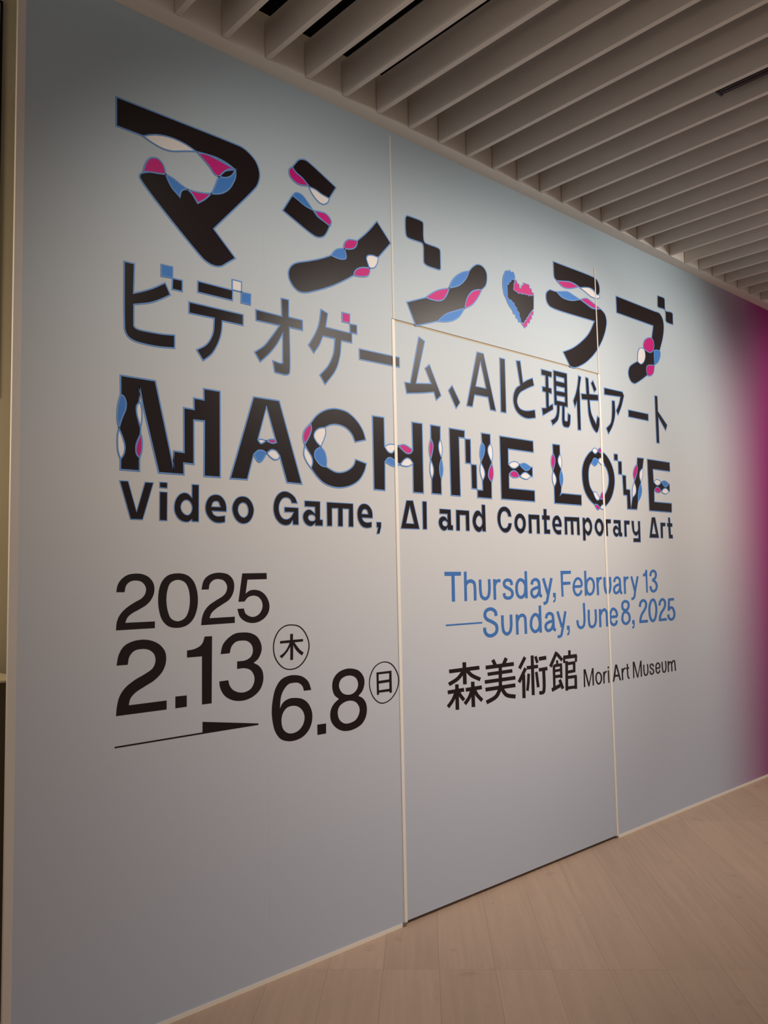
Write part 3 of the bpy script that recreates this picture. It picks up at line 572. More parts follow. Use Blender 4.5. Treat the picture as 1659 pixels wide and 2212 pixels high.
  ]),
  ('letter', [
   ('k', '33711,17733 33786,17978 33964,18152 34184,18206 34424,18138 34610,17945 34659,17669 34582,17421 34400,17232 34201,17161 33965,17253 33759,17461|33949,17694 34022,17895 34196,17968 34361,17875 34408,17662 34340,17476 34190,17405 34025,17483'),
  ]),
  ('letter', [
   ('k', '34895,18186/ 35842,18190/ 35830,17179/ 35576,17186/ 35583,17936/ 35145,17931/ 35148,17181/ 34889,17181/'),
  ]),
  ('letter', [
   ('k', '36216,18529/ 36491,18531/ 36482,18191/ 36758,18182/ 36755,17943/ 36467,17943/ 36468,17430/ 36750,17427/ 36751,17189/ 36215,17187/ 36223,17941/ 36069,17946/ 36067,18182/ 36211,18181/'),
  ]),
  ('letter', [
   ('k', '37816,17599/ 37215,17599/ 37297,17457 37481,17413 37752,17442/ 37753,17187/ 37466,17165 37205,17262 37008,17513 36962,17799 37068,18058 37289,18201 37530,18203 37734,18016 37818,17793|37198,17758/ 37273,17937 37409,17973 37513,17928 37573,17760/'),
  ]),
  ('letter', [
   ('k', '38098,18174/ 39510,18184/ 39511,17180/ 39256,17182/ 39261,17934/ 38912,17940/ 38919,17185/ 38668,17190/ 38672,17932/ 38329,17931/ 38325,17183/ 38089,17184/'),
  ]),
  ('letter', [
   ('k', '39829,18181/ 40041,18178/ 40093,18057/ 40255,18196 40468,18182 40670,18005 40762,17725 40692,17441 40492,17208 40305,17169 40071,17304/ 40060,16875/ 39813,16881/|40040,17723 40161,17901 40329,17949 40476,17858 40536,17666 40462,17488 40322,17404 40174,17464 40073,17584'),
  ]),
  ('letter', [
   ('k', '40999,17661 41087,17929 41270,18130 41495,18191 41742,18110 41915,17864 41926,17577 41812,17324 41610,17169 41390,17179 41151,17345|41239,17702 41315,17882 41478,17959 41630,17874 41692,17679 41634,17498 41469,17405 41318,17491'),
  ]),
  ('letter', [
   ('k', '42130,18169/ 42733,18178/ 42716,17942/ 42357,17920/ 42366,17180/ 42121,17186/'),
  ]),
  ('letter', [
   ('k', '43021,18162/ 43773,18164/ 43769,17428/ 43895,17412/ 43883,17176/ 43549,17184/ 43518,17305/ 43361,17166 43162,17170 42976,17312 42907,17529 43043,17769 43279,17830 43501,17689/ 43488,17946/ 43010,17939/|43121,17497 43194,17583 43362,17605 43475,17524 43481,17432 43376,17364 43212,17382'),
  ]),
  ('letter', [
   ('k', '44165,18162/ 44781,18163/ 44762,17927/ 44397,17917/ 44393,17182/ 44134,17181/'),
  ]),
  ('letter', [
   ('k', '44989,18166/ 45247,18166/ 45264,17697 45301,17548 45473,17503 45618,17555 45723,17709/ 45719,18170/ 45968,18170/ 45936,16870/ 45119,16869/ 45125,17102/ 45701,17112/ 45694,17368/ 45488,17258 45247,17321 45088,17505 45023,17728'),
  ]),
  ('letter', [
   ('k', '47380,18458/ 47790,18472/ 48154,17173/ 47001,17165/|47567,18143/ 47807,17412/ 47318,17421/'),
  ]),
  ('letter', [
   ('k', '48417,18160/ 49045,18159/ 49009,17937/ 48685,17921/ 48654,17162/ 48388,17170/'),
  ]),
  ('letter', [
   ('k', '49412,18516/ 49646,18516/ 49652,18158/ 49904,18161/ 49905,17926/ 49653,17919/ 49660,17418/ 49895,17403/ 49896,17168/ 49402,17167/ 49379,17920/ 49240,17924/ 49246,18154/ 49417,18159/'),
  ]),
 ]),
 ('year_numerals', 0.0, [
  ('numeral', [
   ('k', '12234,14702/ 12529,14694/ 12583,14922 12751,15060 12959,15085 13168,15027 13311,14835 13285,14621 13151,14464 12886,14331 12587,14148 12366,13930 12258,13692 12230,13416/ 13648,13414/ 13648,13647/ 12560,13652/ 12626,13814 12775,13947 13038,14077 13344,14244 13537,14452 13626,14701 13594,14973 13418,15192 13168,15303 12920,15324 12619,15274 12379,15102 12269,14911'),
  ]),
  ('numeral', [
   ('k', '13772,14354 13810,14769 13948,15075 14168,15254 14532,15316 14903,15245 15153,15036 15299,14696 15340,14320 15297,13986 15150,13657 14900,13448 14531,13376 14169,13450 13930,13680 13811,14010|14088,14344 14128,14725 14248,14978 14532,15084 14819,14986 14964,14741 15017,14331 14963,13962 14818,13710 14531,13606 14269,13718 14149,13960'),
  ]),
  ('numeral', [
   ('k', '15490,14710/ 15789,14710/ 15833,14910 16008,15059 16227,15083 16447,15014 16571,14819 16534,14608 16400,14458 16091,14295 15787,14117 15594,13898 15508,13677 15473,13417/ 16894,13431/ 16895,13662/ 15816,13655/ 15894,13829 16090,13991 16354,14134 16666,14315 16825,14542 16881,14812 16828,15046 16627,15242 16316,15315 16052,15307 15770,15215 15576,15029'),
  ]),
  ('numeral', [
   ('k', '17240,15282/ 18346,15285/ 18353,15049/ 17469,15043/ 17381,14507/ 17558,14620 17816,14645 18099,14567 18336,14361 18463,14057 18426,13779 18232,13549 17945,13412 17641,13388 17340,13474 17113,13660 17015,13947/ 17298,13951/ 17366,13765 17573,13638 17759,13618 17996,13718 18140,13949 18119,14189 17955,14372 17720,14427 17486,14367 17333,14215/ 17062,14213/'),
  ]),
 ]),
 ('start_date_numerals', 0.0, [
  ('numeral', [
   ('k', '12255,12237/ 12652,12231/ 12714,12505 12892,12683 13157,12727 13425,12680 13619,12523 13677,12287 13581,12046 13312,11876 12896,11687 12563,11460 12363,11189 12281,10890 12247,10560/ 14099,10559/ 14099,10869/ 12695,10866/ 12750,11077 12936,11265 13275,11439 13659,11631 13952,11906 14074,12219 14050,12544 13853,12810 13540,12981 13194,13043 12816,13004 12519,12867 12337,12603'),
  ]),
  ('period', [
   ('k', '14438,10968/ 14884,10959/ 14884,10563/ 14438,10558/'),
  ]),
  ('numeral', [
   ('k', '15612,12999/ 15921,12995/ 15893,10566/ 15498,10567/ 15503,12294/ 14898,12297/ 14899,12547/ 15189,12577 15441,12682 15547,12805'),
  ]),
  ('numeral', [
   ('k', '16278,12313/ 16667,12318/ 16744,12553 16925,12713 17197,12753 17472,12704 17656,12528 17691,12311 17606,12123 17375,12005 16988,11987/ 16986,11711/ 17326,11708 17602,11599 17748,11352 17737,11140 17596,10922 17319,10816 17047,10837 16779,10968 16646,11153 16603,11328/ 16221,11320/ 16250,11099 16424,10798 16687,10618 17000,10526 17362,10523 17732,10637 18015,10859 18150,11178 18116,11533 17953,11743 17720,11872/ 17932,12019 18076,12282 18078,12518 17916,12824 17614,12999 17245,13052 16882,13023 16568,12851 16368,12636'),
  ]),
 ]),
 ('date_arrow', 0.0, [
  ('arrow_shape', [
   ('k', '15517,9948/ 17913,9578/ 17912,9524/ 15516,9519/ 12210,9505/ 12209,9556/ 15516,9574/'),
  ]),
 ]),
 ('weekday_mark', 0.0, [
  ('ring', [
   ('k', '18613,12393 18667,12700 18882,13033 19204,13213 19551,13234 19901,13152 20208,12867 20389,12428 20329,12040 20100,11703 19788,11501 19418,11456 19097,11544 18824,11774 18659,12063|18663,12390 18717,12679 18924,13006 19225,13174 19550,13191 19878,13110 20163,12842 20335,12424 20276,12058 20057,11735 19767,11545 19418,11498 19127,11576 18867,11798 18710,12073'),
  ]),
  ('letter', [
   ('k', '19441,12860/ 19576,12863/ 19573,12624/ 20070,12627/ 20069,12528/ 19637,12521/ 19801,12327 19931,12194 20093,12086/ 20007,11976/ 19798,12133 19647,12302 19583,12430/ 19566,11842/ 19432,11839/ 19443,12369/ 19320,12203 19189,12074 19025,11941/ 18925,12035/ 19148,12164 19322,12360 19411,12519/ 18952,12518/ 18953,12615/ 19438,12625/'),
  ]),
 ]),
 ('end_date_numerals', 0.0, [
  ('numeral', [
   ('k', '20449,10573/ 20083,10576/ 20019,10759 19823,10912 19606,10940 19346,10914 19129,10746 18977,10487 18908,10014/ 19059,10220 19338,10343 19684,10339 20034,10248 20297,10042 20470,9687 20464,9335 20325,9037 20055,8812 19704,8706 19316,8710 18936,8850 18688,9157 18568,9546 18531,9958 18577,10360 18707,10790 18964,11107 19307,11230 19697,11229 20047,11126 20311,10906|18978,9561 19054,9826 19248,10008 19528,10051 19810,9977 20026,9776 20102,9522 20018,9253 19796,9056 19491,8988 19235,9047 19046,9227'),
  ]),
  ('period', [
   ('k', '20732,9159/ 21180,9149/ 21173,8751/ 20734,8752/'),
  ]),
  ('numeral', [
   ('k', '21878,10052/ 21631,10250 21529,10569 21596,10889 21838,11121 22224,11240 22613,11228 23005,11089 23248,10805 23277,10540 23160,10252 22931,10061/ 23177,9933 23347,9709 23390,9404 23308,9116 23102,8883 22753,8744 22362,8695 21979,8758 21652,8947 21446,9208 21405,9500 21480,9743 21672,9938|21883,10569 21974,10816 22217,10939 22557,10944 22825,10808 22928,10574 22864,10358 22639,10196 22322,10175 22035,10298|21796,9525 21880,9732 22146,9883 22486,9918 22802,9808 22979,9565 22964,9345 22786,9108 22466,9003 22128,9029 21870,9225'),
  ]),
 ]),
 ('weekday_mark', 0.0, [
  ('ring', [
   ('k', '23534,10533 23603,10847 23842,11185 24183,11347 24524,11369 24866,11252 25152,10955 25303,10571 25238,10189 25013,9864 24687,9650 24317,9578 24009,9670 23733,9928 23578,10246|23585,10528 23654,10823 23882,11151 24197,11307 24512,11327 24827,11216 25098,10933 25244,10569 25184,10206 24971,9899 24662,9691 24319,9623 24035,9709 23774,9954 23629,10259'),
  ]),
  ('letter', [
   ('k', '23975,10945/ 24857,10943/ 24857,9997/ 24723,9992/ 24710,10062/ 24097,10070/ 24105,9989/ 23981,9988/|24097,10850/ 24721,10847/ 24714,10581/ 24094,10572/|24097,10458/ 24716,10462/ 24713,10173/ 24099,10172/'),
  ]),
 ]),
 ('english_date', 0.0, [
  ('letter', [
   ('k', '28382,15232/ 29538,15220/ 29520,15036/ 29076,15035/ 29063,13814/ 28846,13815/ 28859,15031/ 28385,15037/'),
  ]),
  ('letter', [
   ('s', '29743,15223/ 29726,13814/|29935,15225/ 29917,13811/'),
   ('s', '29910,14528/ 29942,14559/ 29971,14590/ 29996,14616/ 30019,14634/ 30041,14647/ 30072,14659/ 30111,14669/ 30153,14677/ 30192,14680/ 30227,14679/ 30260,14674/ 30296,14663/ 30331,14649/ 30359,14633/ 30377,14620/ 30386,14609/ 30391,14596/ 30396,14572/ 30401,14536/ 30407,14495/ 30416,14390/ 30418,14260/ 30415,14113/ 30411,13960/ 30409,13815/|29777,14648/ 29805,14676/ 29833,14705/ 29866,14739/ 29908,14774/ 29959,14803/ 30014,14824/ 30070,14839/ 30129,14850/ 30190,14855/ 30250,14854/ 30309,14844/ 30366,14828/ 30420,14806/ 30470,14778/ 30516,14743/ 30552,14699/ 30574,14650/ 30585,14604/ 30591,14562/ 30598,14514/ 30608,14400/ 30609,14261/ 30606,14111/ 30602,13958/ 30600,13813/'),
  ]),
  ('letter', [
   ('s', '30805,14824/ 30806,14697/ 30804,14565/ 30804,14434/ 30808,14309/ 30821,14201/ 30832,14142/ 30844,14087/ 30861,14032/ 30888,13976/ 30931,13925/ 30981,13885/ 31038,13851/ 31101,13823/ 31169,13802/ 31241,13793/ 31311,13799/ 31376,13816/ 31436,13841/ 31490,13872/ 31540,13910/ 31587,13964/ 31620,14026/ 31641,14089/ 31656,14152/ 31670,14220/ 31685,14330/ 31690,14453/ 31689,14581/ 31688,14710/ 31688,14834/|30999,14828/ 31000,14699/ 30998,14566/ 30997,14438/ 31002,14321/ 31014,14222/ 31024,14169/ 31034,14121/ 31045,14083/ 31059,14055/ 31078,14032/ 31104,14012/ 31140,13990/ 31181,13972/ 31218,13961/ 31246,13957/ 31270,13959/ 31302,13968/ 31336,13983/ 31369,14001/ 31392,14018/ 31415,14045/ 31433,14080/ 31448,14126/ 31462,14181/ 31474,14240/ 31487,14339/ 31492,14453/ 31491,14578/ 31489,14706/ 31490,14832/'),
  ]),
  ('letter', [
   ('s', '31888,14825/ 31884,13805/|32089,14828/ 32085,13804/'),
   ('s', '32101,14503/ 32130,14544/ 32155,14585/ 32177,14619/ 32197,14641/ 32214,14653/ 32238,14660/ 32280,14665/ 32334,14667/ 32396,14669/ 32458,14674/|31938,14584/ 31964,14619/ 31988,14659/ 32018,14704/ 32061,14751/ 32122,14791/ 32193,14814/ 32263,14824/ 32328,14827/ 32389,14829/ 32446,14833/'),
  ]),
  ('letter', [
   ('s', '33450,14529/ 33438,14567/ 33429,14609/ 33416,14657/ 33392,14709/ 33348,14758/ 33295,14792/ 33239,14815/ 33181,14832/ 33122,14843/ 33063,14850/ 33003,14850/ 32941,14845/ 32879,14835/ 32819,14819/ 32762,14794/ 32713,14758/ 32677,14718/ 32650,14675/ 32633,14631/ 32625,14585/ 32630,14541/ 32644,14499/ 32667,14460/ 32697,14423/ 32738,14387/ 32797,14352/ 32864,14326/ 32930,14305/ 32989,14286/ 33040,14266/ 33086,14246/ 33131,14226/ 33171,14207/ 33201,14189/ 33221,14172/ 33240,14149/ 33257,14122/ 33269,14093/ 33274,14067/ 33273,14048/ 33266,14031/ 33252,14009/ 33232,13986/ 33208,13967/ 33186,13954/ 33164,13946/ 33131,13939/ 33093,13934/ 33052,13932/ 33013,13932/ 32973,13935/ 32931,13941/ 32894,13949/ 32866,13958/ 32852,13964/ 32841,13976/ 32830,14000/ 32820,14038/ 32808,14085/ 32793,14130/|33246,14489/ 33233,14532/ 33223,14576/ 33214,14612/ 33204,14635/ 33193,14647/ 33178,14656/ 33150,14667/ 33115,14677/ 33078,14684/ 33044,14688/ 33009,14689/ 32969,14686/ 32930,14679/ 32899,14671/ 32881,14664/ 32868,14654/ 32854,14638/ 32842,14618/ 32834,14598/ 32831,14583/ 32832,14571/ 32838,14555/ 32848,14538/ 32862,14521/ 32876,14507/ 32905,14491/ 32951,14473/ 33010,14455/ 33077,14433/ 33139,14409/ 33190,14387/ 33239,14365/ 33291,14340/ 33342,14310/ 33387,14272/ 33424,14228/ 33453,14181/ 33473,14130/ 33483,14077/ 33480,14023/ 33462,13973/ 33432,13927/ 33394,13884/ 33348,13847/ 33295,13816/ 33237,13795/ 33177,13781/ 33117,13774/ 33058,13771/ 33002,13772/ 32945,13776/ 32887,13784/ 32827,13797/ 32767,13817/ 32708,13849/ 32660,13900/ 32633,13954/ 32618,14005/ 32607,14049/ 32594,14089/'),
  ]),
  ('letter', [
   ('s', '34411,15198/ 34407,13797/|34617,15203/ 34613,13798/'),
   ('k', '33825,14302/ 33828,14367/ 33835,14435/ 33848,14498/ 33872,14549/ 33905,14594/ 33949,14640/ 33992,14673/ 34024,14687/ 34043,14687/ 34083,14681/ 34129,14669/ 34169,14654/ 34216,14626/ 34261,14589/ 34300,14545/ 34327,14502/ 34343,14456/ 34348,14402/ 34345,14341/ 34337,14276/ 34326,14202/ 34310,14128/ 34286,14065/ 34252,14021/ 34213,13993/ 34157,13964/ 34102,13944/ 34061,13938/ 34032,13943/ 33988,13958/ 33943,13980/ 33910,14003/ 33886,14029/ 33867,14065/ 33851,14109/ 33838,14154/ 33829,14190/ 33825,14224/ 33824,14260/|33613,14307/ 33616,14375/ 33624,14453/ 33642,14535/ 33678,14614/ 33727,14682/ 33788,14746/ 33865,14803/ 33960,14842/ 34055,14851/ 34139,14841/ 34216,14821/ 34288,14793/ 34364,14748/ 34432,14692/ 34488,14629/ 34531,14561/ 34557,14485/ 34566,14407/ 34562,14332/ 34553,14260/ 34541,14180/ 34521,14092/ 34486,14002/ 34425,13922/ 34349,13865/ 34262,13820/ 34167,13788/ 34065,13774/ 33969,13786/ 33885,13814/ 33813,13851/ 33750,13895/ 33700,13950/ 33667,14011/ 33645,14068/ 33630,14120/ 33619,14166/ 33613,14213/ 33611,14259/'),
  ]),
  ('letter', [
   ('s', '35080,14478/ 35099,14520/ 35115,14562/ 35128,14597/ 35142,14620/ 35157,14634/ 35180,14647/ 35216,14662/ 35256,14674/ 35293,14680/ 35319,14682/ 35344,14678/ 35378,14667/ 35414,14651/ 35446,14633/ 35467,14616/ 35482,14595/ 35492,14566/ 35499,14526/ 35504,14477/ 35510,14425/ 35516,14348/ 35516,14259/ 35514,14165/ 35517,14073/ 35531,13997/ 35545,13958/ 35559,13926/ 35579,13894/ 35605,13863/ 35639,13835/ 35679,13814/ 35716,13802/ 35746,13794/ 35769,13789/ 35789,13784/|34870,14526/ 34887,14563/ 34901,14603/ 34920,14649/ 34951,14698/ 34999,14745/ 35058,14779/ 35121,14805/ 35190,14825/ 35263,14839/ 35339,14841/ 35415,14831/ 35484,14810/ 35547,14782/ 35604,14749/ 35654,14708/ 35693,14655/ 35714,14598/ 35723,14543/ 35728,14491/ 35735,14438/ 35741,14354/ 35741,14259/ 35739,14166/ 35742,14085/ 35753,14024/ 35761,14003/ 35771,13982/ 35780,13967/ 35788,13957/ 35794,13952/ 35793,13953/ 35799,13951/ 35816,13947/ 35841,13942/ 35867,13935/'),
   ('s', '35586,14434/ 35513,14423/ 35438,14413/ 35360,14402/ 35282,14388/ 35207,14370/ 35141,14351/ 35075,14330/ 35007,14304/ 34943,14270/ 34888,14222/ 34853,14161/ 34840,14097/ 34841,14034/ 34855,13973/ 34881,13919/ 34916,13876/ 34958,13839/ 35008,13806/ 35068,13779/ 35140,13763/ 35220,13763/ 35298,13777/ 35372,13799/ 35441,13826/ 35505,13859/ 35562,13904/ 35606,13954/ 35640,14002/ 35668,14047/ 35698,14088/|35624,14276/ 35549,14265/ 35473,14255/ 35401,14245/ 35335,14234/ 35274,14220/ 35217,14203/ 35160,14185/ 35112,14167/ 35079,14150/ 35064,14138/ 35054,14119/ 35047,14087/ 35048,14050/ 35057,14014/ 35070,13987/ 35083,13971/ 35105,13952/ 35131,13935/ 35154,13924/ 35168,13921/ 35193,13921/ 35235,13929/ 35284,13944/ 35333,13963/ 35369,13982/ 35398,14004/ 35423,14034/ 35450,14073/ 35479,14119/ 35512,14164/'),
  ]),
  ('letter', [
   ('s', '35888,14780/ 36251,13925/|36093,14837/ 36457,13979/'),
   ('s', '36609,14831/ 36533,14626/ 36455,14414/ 36379,14207/ 36307,14019/ 36243,13861/ 36214,13782/ 36192,13711/ 36173,13656/ 36152,13618/ 36127,13594/ 36110,13586/ 36076,13577/ 36029,13568/ 35972,13558/ 35916,13546/|36820,14788/ 36744,14583/ 36666,14370/ 36588,14161/ 36516,13971/ 36451,13812/ 36424,13739/ 36402,13669/ 36377,13600/ 36338,13531/ 36276,13471/ 36206,13435/ 36139,13415/ 36077,13403/ 36022,13394/ 35972,13384/'),
  ]),
  ('comma', [
   ('k', '36809,14017/ 37050,14010/ 37037,13699 36975,13545 36810,13492/ 36803,13589 36918,13663 36925,13780/ 36807,13776/'),
  ]),
  ('letter', [
   ('k', '37555,15190/ 38521,15189/ 38510,15023/ 37772,15006/ 37746,14588/ 38440,14588/ 38430,14434/ 37749,14415/ 37758,13788/ 37571,13785/'),
  ]),
  ('letter', [
   ('s', '38711,14229/ 39483,14232/|38714,14379/ 39486,14383/'),
   ('s', '39587,14302/ 39591,14340/ 39598,14380/ 39605,14423/ 39607,14472/ 39599,14521/ 39582,14570/ 39559,14619/ 39528,14669/ 39485,14717/ 39430,14757/ 39370,14785/ 39305,14806/ 39235,14822/ 39161,14829/ 39083,14825/ 39003,14804/ 38932,14771/ 38871,14730/ 38818,14687/ 38772,14642/ 38727,14587/ 38690,14527/ 38663,14464/ 38643,14401/ 38630,14340/ 38623,14279/ 38623,14217/ 38630,14154/ 38645,14094/ 38666,14037/ 38690,13990/ 38720,13944/ 38756,13899/ 38800,13858/ 38852,13823/ 38901,13799/ 38954,13780/ 39010,13765/ 39070,13757/ 39134,13756/ 39202,13766/ 39265,13785/ 39322,13809/ 39374,13837/ 39422,13868/ 39465,13906/ 39497,13947/ 39521,13986/ 39540,14021/ 39562,14053/|39383,14313/ 39388,14354/ 39396,14395/ 39401,14431/ 39403,14461/ 39398,14489/ 39386,14523/ 39369,14560/ 39349,14593/ 39326,14619/ 39301,14637/ 39271,14651/ 39230,14664/ 39186,14674/ 39146,14678/ 39119,14678/ 39089,14670/ 39051,14652/ 39010,14624/ 38970,14592/ 38936,14559/ 38904,14520/ 38877,14475/ 38855,14426/ 38839,14375/ 38828,14325/ 38823,14276/ 38823,14226/ 38828,14176/ 38839,14129/ 38856,14086/ 38874,14051/ 38896,14016/ 38921,13986/ 38947,13961/ 38976,13942/ 39001,13930/ 39032,13919/ 39065,13910/ 39095,13906/ 39118,13905/ 39144,13909/ 39177,13920/ 39214,13935/ 39249,13955/ 39277,13973/ 39298,13991/ 39316,14015/ 39334,14045/ 39355,14081/ 39378,14117/'),
  ]),
  ('letter', [
   ('s', '39786,15174/ 39771,13771/|39993,15179/ 39977,13771/'),
   ('k', '40048,14265/ 40051,14331/ 40060,14395/ 40077,14453/ 40107,14503/ 40151,14554/ 40210,14605/ 40268,14643/ 40314,14659/ 40342,14659/ 40390,14651/ 40441,14636/ 40477,14620/ 40515,14588/ 40548,14541/ 40574,14483/ 40593,14425/ 40604,14361/ 40603,14292/ 40593,14224/ 40574,14159/ 40549,14101/ 40518,14046/ 40482,14001/ 40440,13967/ 40393,13944/ 40333,13922/ 40278,13909/ 40248,13908/ 40222,13917/ 40183,13943/ 40141,13982/ 40107,14022/ 40078,14073/ 40060,14133/ 40051,14199/|39841,14262/ 39844,14337/ 39855,14416/ 39880,14496/ 39924,14572/ 39985,14642/ 40063,14710/ 40156,14770/ 40264,14807/ 40367,14812/ 40458,14798/ 40541,14773/ 40619,14736/ 40691,14677/ 40743,14604/ 40778,14529/ 40801,14455/ 40815,14373/ 40815,14287/ 40802,14202/ 40778,14122/ 40747,14051/ 40707,13980/ 40651,13911/ 40578,13853/ 40497,13812/ 40408,13780/ 40311,13759/ 40205,13758/ 40106,13789/ 40030,13838/ 39970,13893/ 39922,13952/ 39881,14025/ 39856,14105/ 39844,14186/'),
  ]),
  ('letter', [
   ('s', '40964,14782/ 40983,13763/|41178,14789/ 41196,13767/'),
   ('s', '41217,14467/ 41246,14515/ 41272,14565/ 41295,14607/ 41315,14634/ 41333,14646/ 41343,14648/ 41373,14652/ 41418,14654/ 41473,14655/ 41527,14658/|41021,14526/ 41048,14569/ 41072,14617/ 41101,14670/ 41145,14725/ 41212,14773/ 41287,14797/ 41354,14806/ 41414,14809/ 41466,14811/ 41515,14814/'),
  ]),
  ('letter', [
   ('s', '41696,14787/ 41694,14656/ 41688,14521/ 41685,14386/ 41688,14258/ 41704,14145/ 41720,14081/ 41739,14023/ 41763,13966/ 41797,13912/ 41842,13865/ 41884,13834/ 41929,13809/ 41980,13788/ 42038,13772/ 42106,13767/ 42174,13777/ 42230,13797/ 42278,13823/ 42319,13851/ 42357,13884/ 42399,13933/ 42432,13990/ 42456,14050/ 42475,14113/ 42491,14180/ 42506,14290/ 42509,14414/ 42505,14543/ 42500,14672/ 42498,14797/|41914,14790/ 41912,14658/ 41907,14521/ 41903,14389/ 41906,14270/ 41921,14169/ 41935,14115/ 41950,14065/ 41968,14022/ 41988,13990/ 42013,13965/ 42031,13953/ 42055,13939/ 42079,13929/ 42096,13924/ 42099,13923/ 42100,13924/ 42114,13929/ 42135,13941/ 42158,13957/ 42176,13972/ 42201,14002/ 42223,14039/ 42241,14085/ 42257,14139/ 42271,14196/ 42284,14295/ 42287,14409/ 42283,14534/ 42278,14664/ 42276,14790/'),
  ]),
  ('letter', [
   ('s', '42913,14466/ 42933,14509/ 42950,14554/ 42965,14591/ 42980,14617/ 42997,14631/ 43019,14642/ 43054,14655/ 43094,14665/ 43129,14671/ 43154,14672/ 43178,14667/ 43210,14657/ 43244,14641/ 43274,14622/ 43292,14607/ 43307,14582/ 43314,14548/ 43315,14500/ 43313,14443/ 43315,14383/ 43319,14297/ 43320,14200/ 43320,14099/ 43325,14005/ 43338,13929/ 43348,13898/ 43357,13871/ 43372,13842/ 43396,13812/ 43432,13784/ 43477,13765/ 43517,13755/ 43550,13750/ 43575,13747/ 43597,13743/|42707,14508/ 42725,14547/ 42741,14590/ 42761,14638/ 42794,14689/ 42846,14736/ 42906,14768/ 42969,14792/ 43037,14810/ 43108,14820/ 43183,14822/ 43257,14810/ 43324,14788/ 43384,14760/ 43437,14726/ 43484,14684/ 43520,14626/ 43533,14564/ 43535,14504/ 43533,14447/ 43535,14391/ 43539,14303/ 43540,14204/ 43540,14105/ 43545,14018/ 43556,13953/ 43562,13933/ 43569,13915/ 43574,13904/ 43577,13900/ 43577,13900/ 43572,13902/ 43579,13901/ 43598,13898/ 43625,13895/ 43653,13890/'),
   ('s', '43376,14416/ 43307,14406/ 43236,14397/ 43160,14386/ 43083,14372/ 43008,14351/ 42939,14326/ 42872,14298/ 42809,14264/ 42751,14224/ 42703,14176/ 42672,14117/ 42658,14055/ 42658,13993/ 42672,13932/ 42702,13879/ 42741,13841/ 42786,13810/ 42838,13784/ 42899,13765/ 42972,13755/ 43053,13761/ 43130,13780/ 43202,13806/ 43267,13837/ 43327,13871/ 43380,13915/ 43421,13962/ 43451,14008/ 43476,14050/ 43503,14089/|43418,14269/ 43345,14258/ 43272,14249/ 43205,14240/ 43146,14229/ 43095,14215/ 43044,14196/ 42993,14175/ 42948,14152/ 42915,14129/ 42896,14110/ 42882,14083/ 42873,14046/ 42873,14007/ 42881,13972/ 42894,13949/ 42905,13939/ 42926,13925/ 42950,13914/ 42971,13907/ 42981,13905/ 43004,13907/ 43043,13917/ 43091,13935/ 43138,13957/ 43174,13977/ 43201,14000/ 43225,14029/ 43249,14066/ 43276,14109/ 43305,14151/'),
  ]),
  ('letter', [
   ('s', '43826,14786/ 43827,13762/|44041,14792/ 44041,13765/'),
   ('s', '44076,14463/ 44100,14508/ 44121,14554/ 44139,14592/ 44156,14616/ 44171,14628/ 44185,14632/ 44221,14638/ 44271,14642/ 44331,14647/ 44391,14653/|43875,14513/ 43897,14553/ 43916,14597/ 43941,14647/ 43980,14701/ 44044,14748/ 44118,14775/ 44188,14788/ 44253,14794/ 44310,14799/ 44364,14805/'),
  ]),
  ('letter', [
   ('s', '44596,14770/ 44922,13903/|44809,14815/ 45136,13945/'),
   ('s', '45320,14810/ 45247,14636/ 45173,14459/ 45099,14283/ 45030,14117/ 44967,13963/ 44930,13853/ 44905,13748/ 44880,13656/ 44850,13589/ 44810,13547/ 44794,13541/ 44758,13532/ 44709,13523/ 44648,13514/ 44587,13502/|45535,14772/ 45461,14598/ 45387,14420/ 45313,14244/ 45243,14077/ 45181,13927/ 45147,13826/ 45122,13723/ 45094,13622/ 45050,13526/ 44974,13446/ 44896,13406/ 44822,13385/ 44755,13374/ 44698,13365/ 44644,13355/'),
  ]),
  ('numeral', [
   ('k', '46348,15164/ 46552,15171/ 46519,13770/ 46342,13766/ 46340,14770/ 46034,14788/ 46045,14912/ 46272,15002'),
  ]),
  ('numeral', [
   ('s', '47008,14758/ 47030,14808/ 47047,14859/ 47064,14904/ 47083,14937/ 47106,14962/ 47133,14980/ 47171,15000/ 47210,15017/ 47243,15027/ 47261,15029/ 47277,15027/ 47308,15019/ 47344,15005/ 47378,14987/ 47402,14972/ 47422,14951/ 47438,14924/ 47450,14892/ 47454,14860/ 47452,14832/ 47440,14800/ 47419,14764/ 47390,14728/ 47356,14697/ 47322,14674/ 47296,14663/ 47257,14652/ 47205,14640/ 47144,14628/ 47084,14614/|46776,14795/ 46795,14841/ 46812,14890/ 46833,14945/ 46865,15002/ 46916,15055/ 46972,15094/ 47033,15127/ 47101,15156/ 47178,15178/ 47265,15189/ 47350,15182/ 47424,15163/ 47490,15138/ 47548,15108/ 47599,15073/ 47642,15028/ 47674,14977/ 47693,14924/ 47700,14870/ 47695,14815/ 47675,14759/ 47642,14702/ 47598,14648/ 47543,14598/ 47478,14554/ 47408,14524/ 47338,14503/ 47273,14489/ 47215,14477/ 47160,14464/'),
